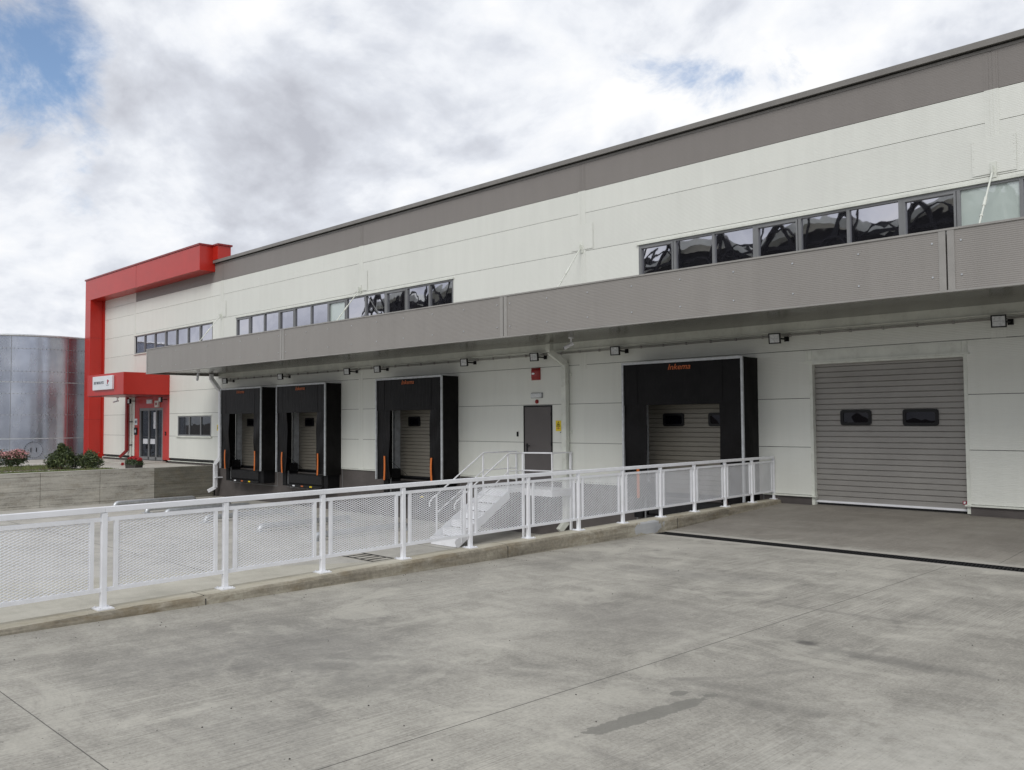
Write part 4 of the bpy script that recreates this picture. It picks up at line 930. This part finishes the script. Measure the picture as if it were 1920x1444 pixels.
# ================================================================== CHANNEL DRAIN
T = thing('channel_drain', 'long black slotted channel drain across the concrete in front of the big door', 'drain', (-3, 11.7, -.14))
m_ = MB(); xa, xb = post_x(11.7)+.19, 20
for y in (11.545, 11.69, 11.835): m_.box(xa, xb, y, y+.014, gz(11.7)-.04, gz(11.7)+.001)
x = xa
while x < 9: m_.box(x, x+.016, 11.559, 11.69, gz(11.7)-.03, gz(11.7)-.002); m_.box(x+.022, x+.038, 11.704, 11.835, gz(11.7)-.03, gz(11.7)-.002); x += .044
m_.build('grate', 'iron', T)
m_ = MB(); m_.box(xa, xb, 11.541, 11.859, -.299, -.22); m_.build('channel', 'gap_dark', T)

rnd = random.Random(11); m_ = MB()
for _ in range(260):
    if rnd.random() < .55: x, y = rnd.uniform(-7.4, 1.5), rnd.uniform(1.6, 11.2)
    else: y = rnd.uniform(1.5, 16.2); x = post_x(y)+.18+abs(rnd.gauss(0, .22))
    if 11.5 < y < 11.9: continue
    h_ = rnd.uniform(.002, .0062); a = rnd.uniform(0, pi); z = gz(y); q = [Vector((cos(a+k*2*pi/5)*h_*rnd.uniform(.7, 1.4), sin(a+k*2*pi/5)*h_, 0)) for k in range(5)]; c_ = Vector((x, y, z))
    m_.add([c_+p for p in q]+[c_+p*.6+Vector((0, 0, h_*.9)) for p in q], [(5, 6, 7, 8, 9)]+[(k, (k+1) % 5, 5+(k+1) % 5, 5+k) for k in range(5)])
tag(m_.build('grit', 'clay'), 'dark grit and small stones scattered over the concrete and along the kerb', 'grit', kind='stuff')

# ================================================================== RETAINING WALL
T = thing('retaining_wall', 'board-marked grey concrete retaining wall left of the docks', 'retaining wall', (-32.9, 8, YARD))
J = [-12, -2, 4.0, 6.0, 8.0, 9.99, 12.0, 14.01, 16.42]
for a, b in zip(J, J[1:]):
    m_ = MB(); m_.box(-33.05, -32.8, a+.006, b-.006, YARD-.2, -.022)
    m_.build('wall_panel', 'wall_concrete' if b < 15 else 'wall_concrete_dark', T, bevel=.008)
m_ = MB(); m_.box(-33.03, -32.83, -12, 16.42, YARD-.2, -.04); m_.build('joint_fill', 'gap_dark', T)
m_ = MB(); m_.box(-33.06, -32.795, -12, 14.0, -.0215, -.004); m_.build('coping', 'path_concrete', T)

# ================================================================== STAIRCASE
T = thing('metal_staircase', 'white steel stairs and landing with handrails up to the grey door', 'staircase', (-15.3, 15, YARD))
SXL, SXR = -15.785, -14.93; YT, YB = 15.21, 13.49; ND = 7; rise = (0-YARD)/ND; run = (YT-YB)/(ND-1)
m_ = MB(); m_.box(SXL-.03, SXR+.03, YT, W-.02, -.09, -.0); m_.box(SXR+.03, -13.90, 15.70, W-.02, -.09, -.0); m_.build('landing_deck', 'white_paint', T)
m_ = MB(); m_.box(SXL-.03, SXR+.04, YT-.01, YT-.001, -.20, .0); m_.box(SXR+.03, -13.90, 15.69, 15.699, -.17, .0); m_.box(-13.9, -13.89, 15.69, W-.02, -.17, 0); m_.build('landing_beam', 'white_paint', T)
for k in range(ND-1):
    z = 0 - rise*(k+1); y1 = YT - run*k; y0 = y1-run
    m_ = MB(); m_.box(SXL+.01, SXR-.01, y0, y1+.02, z-.03, z); m_.box(SXL+.01, SXR-.01, y0-.002, y0+.004, z-.16, z-.031); m_.build('tread', 'white_paint', T)
m_ = MB(); m_.box(SXL-.02, SXR+.02, YB-.06, YB-.02, YARD+.01, YARD+.20); m_.build('bottom_riser', 'white_paint', T)
for x in (SXL-.02, SXR+.02):
    m_ = MB(); m_.bar((x, YT, -.14), (x, YB-.05, YARD+.06), .012, .20, side=(0, 0, 1)); m_.build('stringer', 'white_paint', T)
for x in (SXL-.02, SXR+.02):
    m_ = MB(); yt = YT+.0; rb = (x, 13.47, -.17)
    back = W-.06 if x < -15.3 else 15.72
    m_.tube([(x, back, .89), (x, yt+.02, .89), (x, yt-.03, .875)] + [rb] + [(x, 13.40, -.25), (x, 13.40, -.36)], .019, 8)
    m_.tube([(x, back, .45), (x, yt, .45), (x, 13.6, -.53)], .014, 8)
    m_.build('handrail', 'white_paint', T)
    for (y, z0, z1) in ((yt-.02, -.1, .875), (13.62, -1.15, -.08), (14.4, -.65, .38)):
        if y == 14.4: continue
        m_ = MB(); m_.box(x-.016, x+.016, y-.016, y+.016, z0, z1); m_.build('handrail_post', 'white_paint', T)
m_ = MB(); m_.bar((SXR+.02, 15.72, .89), (-13.9, 15.72, .905), .035, .035); m_.bar((SXR+.02, 15.72, .45), (-13.9, 15.72, .46), .028, .028)
m_.bar((-13.92, 15.72, .90), (-13.92, W-.02, .90), .035, .035); m_.bar((-13.92, 15.72, .46), (-13.92, W-.02, .46), .028, .028); m_.build('landing_rail', 'white_paint', T)
for x, y, z0 in ((SXR+.02, 15.74, YARD), (-13.93, 15.74, -.15), (SXL-.02, W-.08, -.1), (-13.93, W-.06, YARD)):
    m_ = MB(); hw = .028 if z0 == YARD else .018; m_.box(x-hw, x+hw, y-hw, y+hw, z0, .885); m_.build('landing_post', 'white_paint', T)
# vertical service duct beside the stair
# ================================================================== SILO
T = thing('steel_silo', 'large galvanised steel tank standing left of the red entrance frame', 'silo', (-50.9, 14.6, -.05))
sx, sy, sr, sz0, sz1 = -50.9, 14.6, 4.7, -.05, 6.12
n = 128
def ring(z, r): return [(sx+r*cos(2*pi*k/n), sy+r*sin(2*pi*k/n), z) for k in range(n)]
m_ = MB(); zs = [sz0, .98, .985, 2.1, 3.2, 3.76, 3.765, 4.3, 5.4, sz1-.1]; rs = [sr+.02, sr+.02, sr+.012, sr+.012, sr+.012, sr+.012, sr, sr, sr, sr]
for z0, z1, r0 in ((sz0, .98, sr+.02), (.98, 3.76, sr+.012), (3.76, sz1-.1, sr)):
    m_.add(ring(z0, r0)+ring(z1, r0), [(k, (k+1) % n, n+(k+1) % n, n+k) for k in range(n)], 0, True)
m_.build('shell', 'silo_steel', T)
m_ = MB(); vs = ring(sz1-.1, sr-.02)+ring(sz1-.1, sr+.06)+ring(sz1, sr+.06)+ring(sz1, sr-.05)
m_.add(vs, [(j*n+k, j*n+(k+1) % n, (j+1)*n+(k+1) % n, (j+1)*n+k) for j in range(3) for k in range(n)], 0, True); 
m_.add(ring(sz1-.02, sr)+[(sx, sy, sz1+.35)], [(k, (k+1) % n, n) for k in range(n)]); m_.build('rim', 'galv', T)
m_ = MB()
for z in (2.15, 3.2, 3.78, 4.3, 5.42):
    for k in range(170):
        a = 2*pi*k/170; 
        if cos(a)*.5 - sin(a)*.85 < -.2 and False: continue
        d = Vector((cos(a), sin(a), 0)); m_.disc(Vector((sx, sy, z))+d*(sr+.008), .017, d, .02, 5)
m_.build('bolt_row', 'iron', T)
m_ = MB()
for z in (.98, 3.765):
    vs = ring(z-.018, sr+.028)+ring(z+.018, sr+.028); m_.add(vs, [(k, (k+1) % n, n+(k+1) % n, n+k) for k in range(n)], 0, True)
for z in (2.15, 3.2, 4.3, 5.42):
    vs = ring(z-.007, sr+.0165)+ring(z+.007, sr+.0165); m_.add(vs, [(k, (k+1) % n, n+(k+1) % n, n+k) for k in range(n)], 0, True)
m_.build('seam_ring', 'galv_dull', T)
m_ = MB(); cd_ = Vector((-sx, -sy, 0)).normalized(); a0 = math.atan2(cd_.y, cd_.x)
for k in range(5):
    a = a0 - 1.197 + k*.54; d = Vector((cos(a), sin(a), 0))
    m_.bar(Vector((sx, sy, 0))+d*(sr+.016), Vector((sx, sy, sz1-.1))+d*(sr+.016), .02, .016, side=(d.x, d.y, 0))
m_.build('vertical_seam', 'frame_grey', T)
a = a0 + .10; d = Vector((cos(a), sin(a), 0)); tt = Vector((-d.y, d.x, 0)); c_ = Vector((sx, sy, .42))+d*(sr+.022)
m_ = MB(); m_.disc(c_, .43, d, .03, 32); mh = m_.build('manhole', 'silo_steel', T)
m_ = MB()
for k in range(26): q = 2*pi*k/26; m_.disc(c_+tt*(.39*cos(q))+Vector((0, 0, .39*sin(q)))+d*.03, .022, d, .025, 6)
for s_ in (-.12, .12): m_.bar(c_+tt*s_+d*.06+Vector((0, 0, -.11)), c_+tt*s_+d*.06+Vector((0, 0, .11)), .03, .03, side=(d.x, d.y, 0))
m_.build('bolt', 'iron', mh)
mb = MB(); mb.box(-44.9, -46.2, 10.0, 19, -.06, .02)

# ================================================================== PLANTS
def leaves(mbx, rnd, blobs, n, size, mi=0, zmin=-.03, up_=.4):
    for _ in range(n):
        cx, cy, cz, rx, ry, rz = rnd.choice(blobs)
        a = rnd.uniform(0, 2*pi); b = math.acos(rnd.uniform(-1, 1)); r = rnd.uniform(.55, 1.06)
        p = Vector((cx+rx*r*sin(b)*cos(a), cy+ry*r*sin(b)*sin(a), cz+rz*r*cos(b)))
        if p.z < zmin: continue
        nrm = Vector((rnd.uniform(-1, 1), rnd.uniform(-1, 1), rnd.uniform(-.2, 1))).normalized()
        u = nrm.orthogonal().normalized(); v = nrm.cross(u); t_ = rnd.uniform(0, 2*pi); u, v = u*cos(t_)+v*sin(t_), v*cos(t_)-u*sin(t_)
        if rnd.random() < .12: p = Vector((cx, cy, cz)) + (p-Vector((cx, cy, cz)))*rnd.uniform(1.1, 1.38)
        s_ = size*rnd.uniform(.6, 1.3)
        mbx.add([p-u*s_, p+v*s_*.34+nrm*s_*.1, p+u*s_, p-v*s_*.34+nrm*s_*.1], [(0, 1, 2, 3)], mi)
def bush(name, label, x, y, blobs, n, size, mat, seed, flower=None):
    rnd = random.Random(seed); T = thing(name, label, 'shrub', (x, y, -.05)); 
    bl = [(x+a, y+b, c_, d, e, f) for a, b, c_, d, e, f in blobs]
    m_ = MB(); leaves(m_, rnd, bl, n, size); m_.build('foliage', mat, T)
    m_ = MB()
    for k in range(14):
        q = rnd.choice(bl); m_.tube([(x+rnd.uniform(-.1, .1), y+rnd.uniform(-.1, .1), -.06), ((x+q[0])/2+rnd.uniform(-.1, .1), (y+q[1])/2, q[2]*.5), (q[0]+rnd.uniform(-.2, .2), q[1]+rnd.uniform(-.2, .2), q[2]+q[5]*.5)], .012, 5)
    m_.build('stem', 'bark', T)
    if flower:
        m_ = MB(); top = [(a, b, c_+f*.35, d*.95, e*.95, f*.75) for a, b, c_, d, e, f in bl]; leaves(m_, rnd, top, flower[1], flower[2], 0, flower[3]); m_.build('blossom', flower[0], T)
bush('flowering_shrub', 'low shrub covered in pink blossom in front of the steel tank', -38.9, 10.7, [(-.3, -.2, .28, .45, .45, .30), (.25, .1, .30, .45, .4, .32), (0, .3, .34, .4, .4, .30), (-.6, .3, .26, .35, .35, .28)], 2200, .055, 'leaf_dark', 2, ('petal_pink', 1300, .05, .30))
bush('evergreen_shrub', 'taller bushy evergreen shrub above the retaining wall', -35.6, 11.55, [(0, 0, .34, .42, .42, .34), (-.35, -.15, .26, .35, .35, .28), (.3, .1, .30, .38, .35, .30), (0, .15, .58, .30, .28, .24), (.28, .1, .55, .2, .2, .22), (-.25, .1, .5, .22, .2, .2), (.05, 0, .78, .13, .13, .16), (-.42, 0, .50, .12, .12, .16), (.5, .1, .48, .14, .14, .14), (-.6, -.1, .14, .2, .2, .14)], 4200, .06, 'leaf', 3)
bush('evergreen_shrub', 'lower wide evergreen shrub right of the taller one, before the red column', -35.0, 12.35, [(0, 0, .22, .45, .40, .26), (-.55, -.3, .24, .30, .3, .26), (-.2, .1, .46, .16, .16, .2), (.38, .1, .20, .36, .32, .24), (-.3, 0, .25, .36, .35, .27), (.15, .1, .38, .28, .25, .2)], 2800, .06, 'leaf', 4)
# planter with geraniums
T = thing('flower_planter', 'dark oblong planter of red geraniums near the entrance step', 'planter', (-33.75, 13.6, -.05)); rnd = random.Random(9)
m_ = MB(); m_.prism([(-34.20, -.055), (-33.30, -.055), (-33.24, .16), (-34.26, .16)], 13.45, 13.75); m_.build('trough', 'clay', T, bevel=.01)
m_ = MB(); leaves(m_, rnd, [(-34.1+.16*k, 13.6, .16, .16, .2, .14) for k in range(6)], 1500, .045, 0, .1); m_.build('foliage', 'leaf_dark', T)
m_ = MB(); leaves(m_, rnd, [(-34.25+.22*k+rnd.uniform(-.05, .05), 13.6+rnd.uniform(-.1, .1), .33+rnd.uniform(-.05, .05), .09, .09, .06) for k in range(6)]+[(-34.6, 13.5, .10, .06, .06, .05)], 900, .032, 0, .02); m_.build('blossom', 'petal_red', T)
# grass
rnd = random.Random(5); m_ = MB()
for _ in range(15000):
    if rnd.random() < .5: x, y = rnd.uniform(-34.35, -33.1), rnd.uniform(4.0, 12.8)
    else: x, y = rnd.uniform(-39.1, -35.7), rnd.uniform(4.0, 12.1)
    h_ = rnd.uniform(.03, .09)*(1.8 if rnd.random() < .05 else 1); a = rnd.uniform(0, pi); w_ = .012
    m_.add([(x-w_*cos(a), y-w_*sin(a), -.05), (x+w_*cos(a), y+w_*sin(a), -.05), (x+rnd.uniform(-.04, .04), y+rnd.uniform(-.04, .04), -.05+h_)], [(0, 1, 2)])
tag(m_.build('grass', 'grass'), 'patchy short grass strips along the top of the retaining wall', 'grass', kind='stuff')

# ================================================================== BUILDING ACROSS THE YARD (seen mirrored in the windows)
T = thing('steel_frame_shed', 'arched steel roof frame across the yard, mirrored in the strip windows', 'shed', (-30, -16, -1.25))
X0, X1, Y0 = -66, -2, -15.0
m_ = MB()
for k in range(9):
    x = X0+k*8; m_.box(x-.2, x+.2, Y0-.2, Y0+.2, -1.9, 10.8)
m_.build('column', 'iron', T)
m_ = MB(); m_.box(X0, X1, Y0-.1, Y0+.1, 10.7, 10.9); m_.box(X0, X1, Y0-.1, Y0+.1, 12.0, 12.2)
for k in range(16):
    x = X0+k*4; m_.bar((x, Y0+.1, 10.2), (x+2, Y0+.1, 13.6), .22, .26); m_.bar((x+2, Y0+.1, 13.6), (x+4, Y0+.1, 10.2), .16, .2)
for k in range(22):
    x = X0+k*2.9; c0 = 10.4+.5*(k % 3); pts = [(x+3.4*q/8, Y0+.35, c0+1.7*sin(pi*q/8)) for q in range(9)]
    m_.tube(pts, .07, 5)
    m_.bar((x, Y0+.3, 10.3), (x+.5, Y0+.3, 13.5), .12, .12)
m_.build('truss', 'iron', T)
m_ = MB()
for k in range(8):
    xa = X0+k*8
    for r in range(12):
        u0, u1 = r/12, (r+1)/12; za = 12.3+1.3*sin(pi*u0); zb2 = 12.3+1.3*sin(pi*u1)
        m_.add([(xa+8*u0, Y0-.3, za), (xa+8*u1, Y0-.3, zb2), (xa+8*u1, Y0-.3, zb2-.45), (xa+8*u0, Y0-.3, za-.45), (xa+8*u0, Y0-12, za), (xa+8*u1, Y0-12, zb2)], [(0, 1, 2, 3), (0, 4, 5, 1)])
m_.build('arched_roof', 'trim_white', T)
m_ = MB(); m_.box(X0, X1, Y0-2.2, Y0-2.0, 11.2, 13.1); m_.build('back_wall', 'gap_dark', T)
m_ = MB()
for k in range(10):
    x = X0+1.2+k*6.4; m_.box(x, x+4.4, Y0-1.6, Y0-1.5, 10.3, 11.15)
m_.build('cladding_panel', 'trim_white', T)
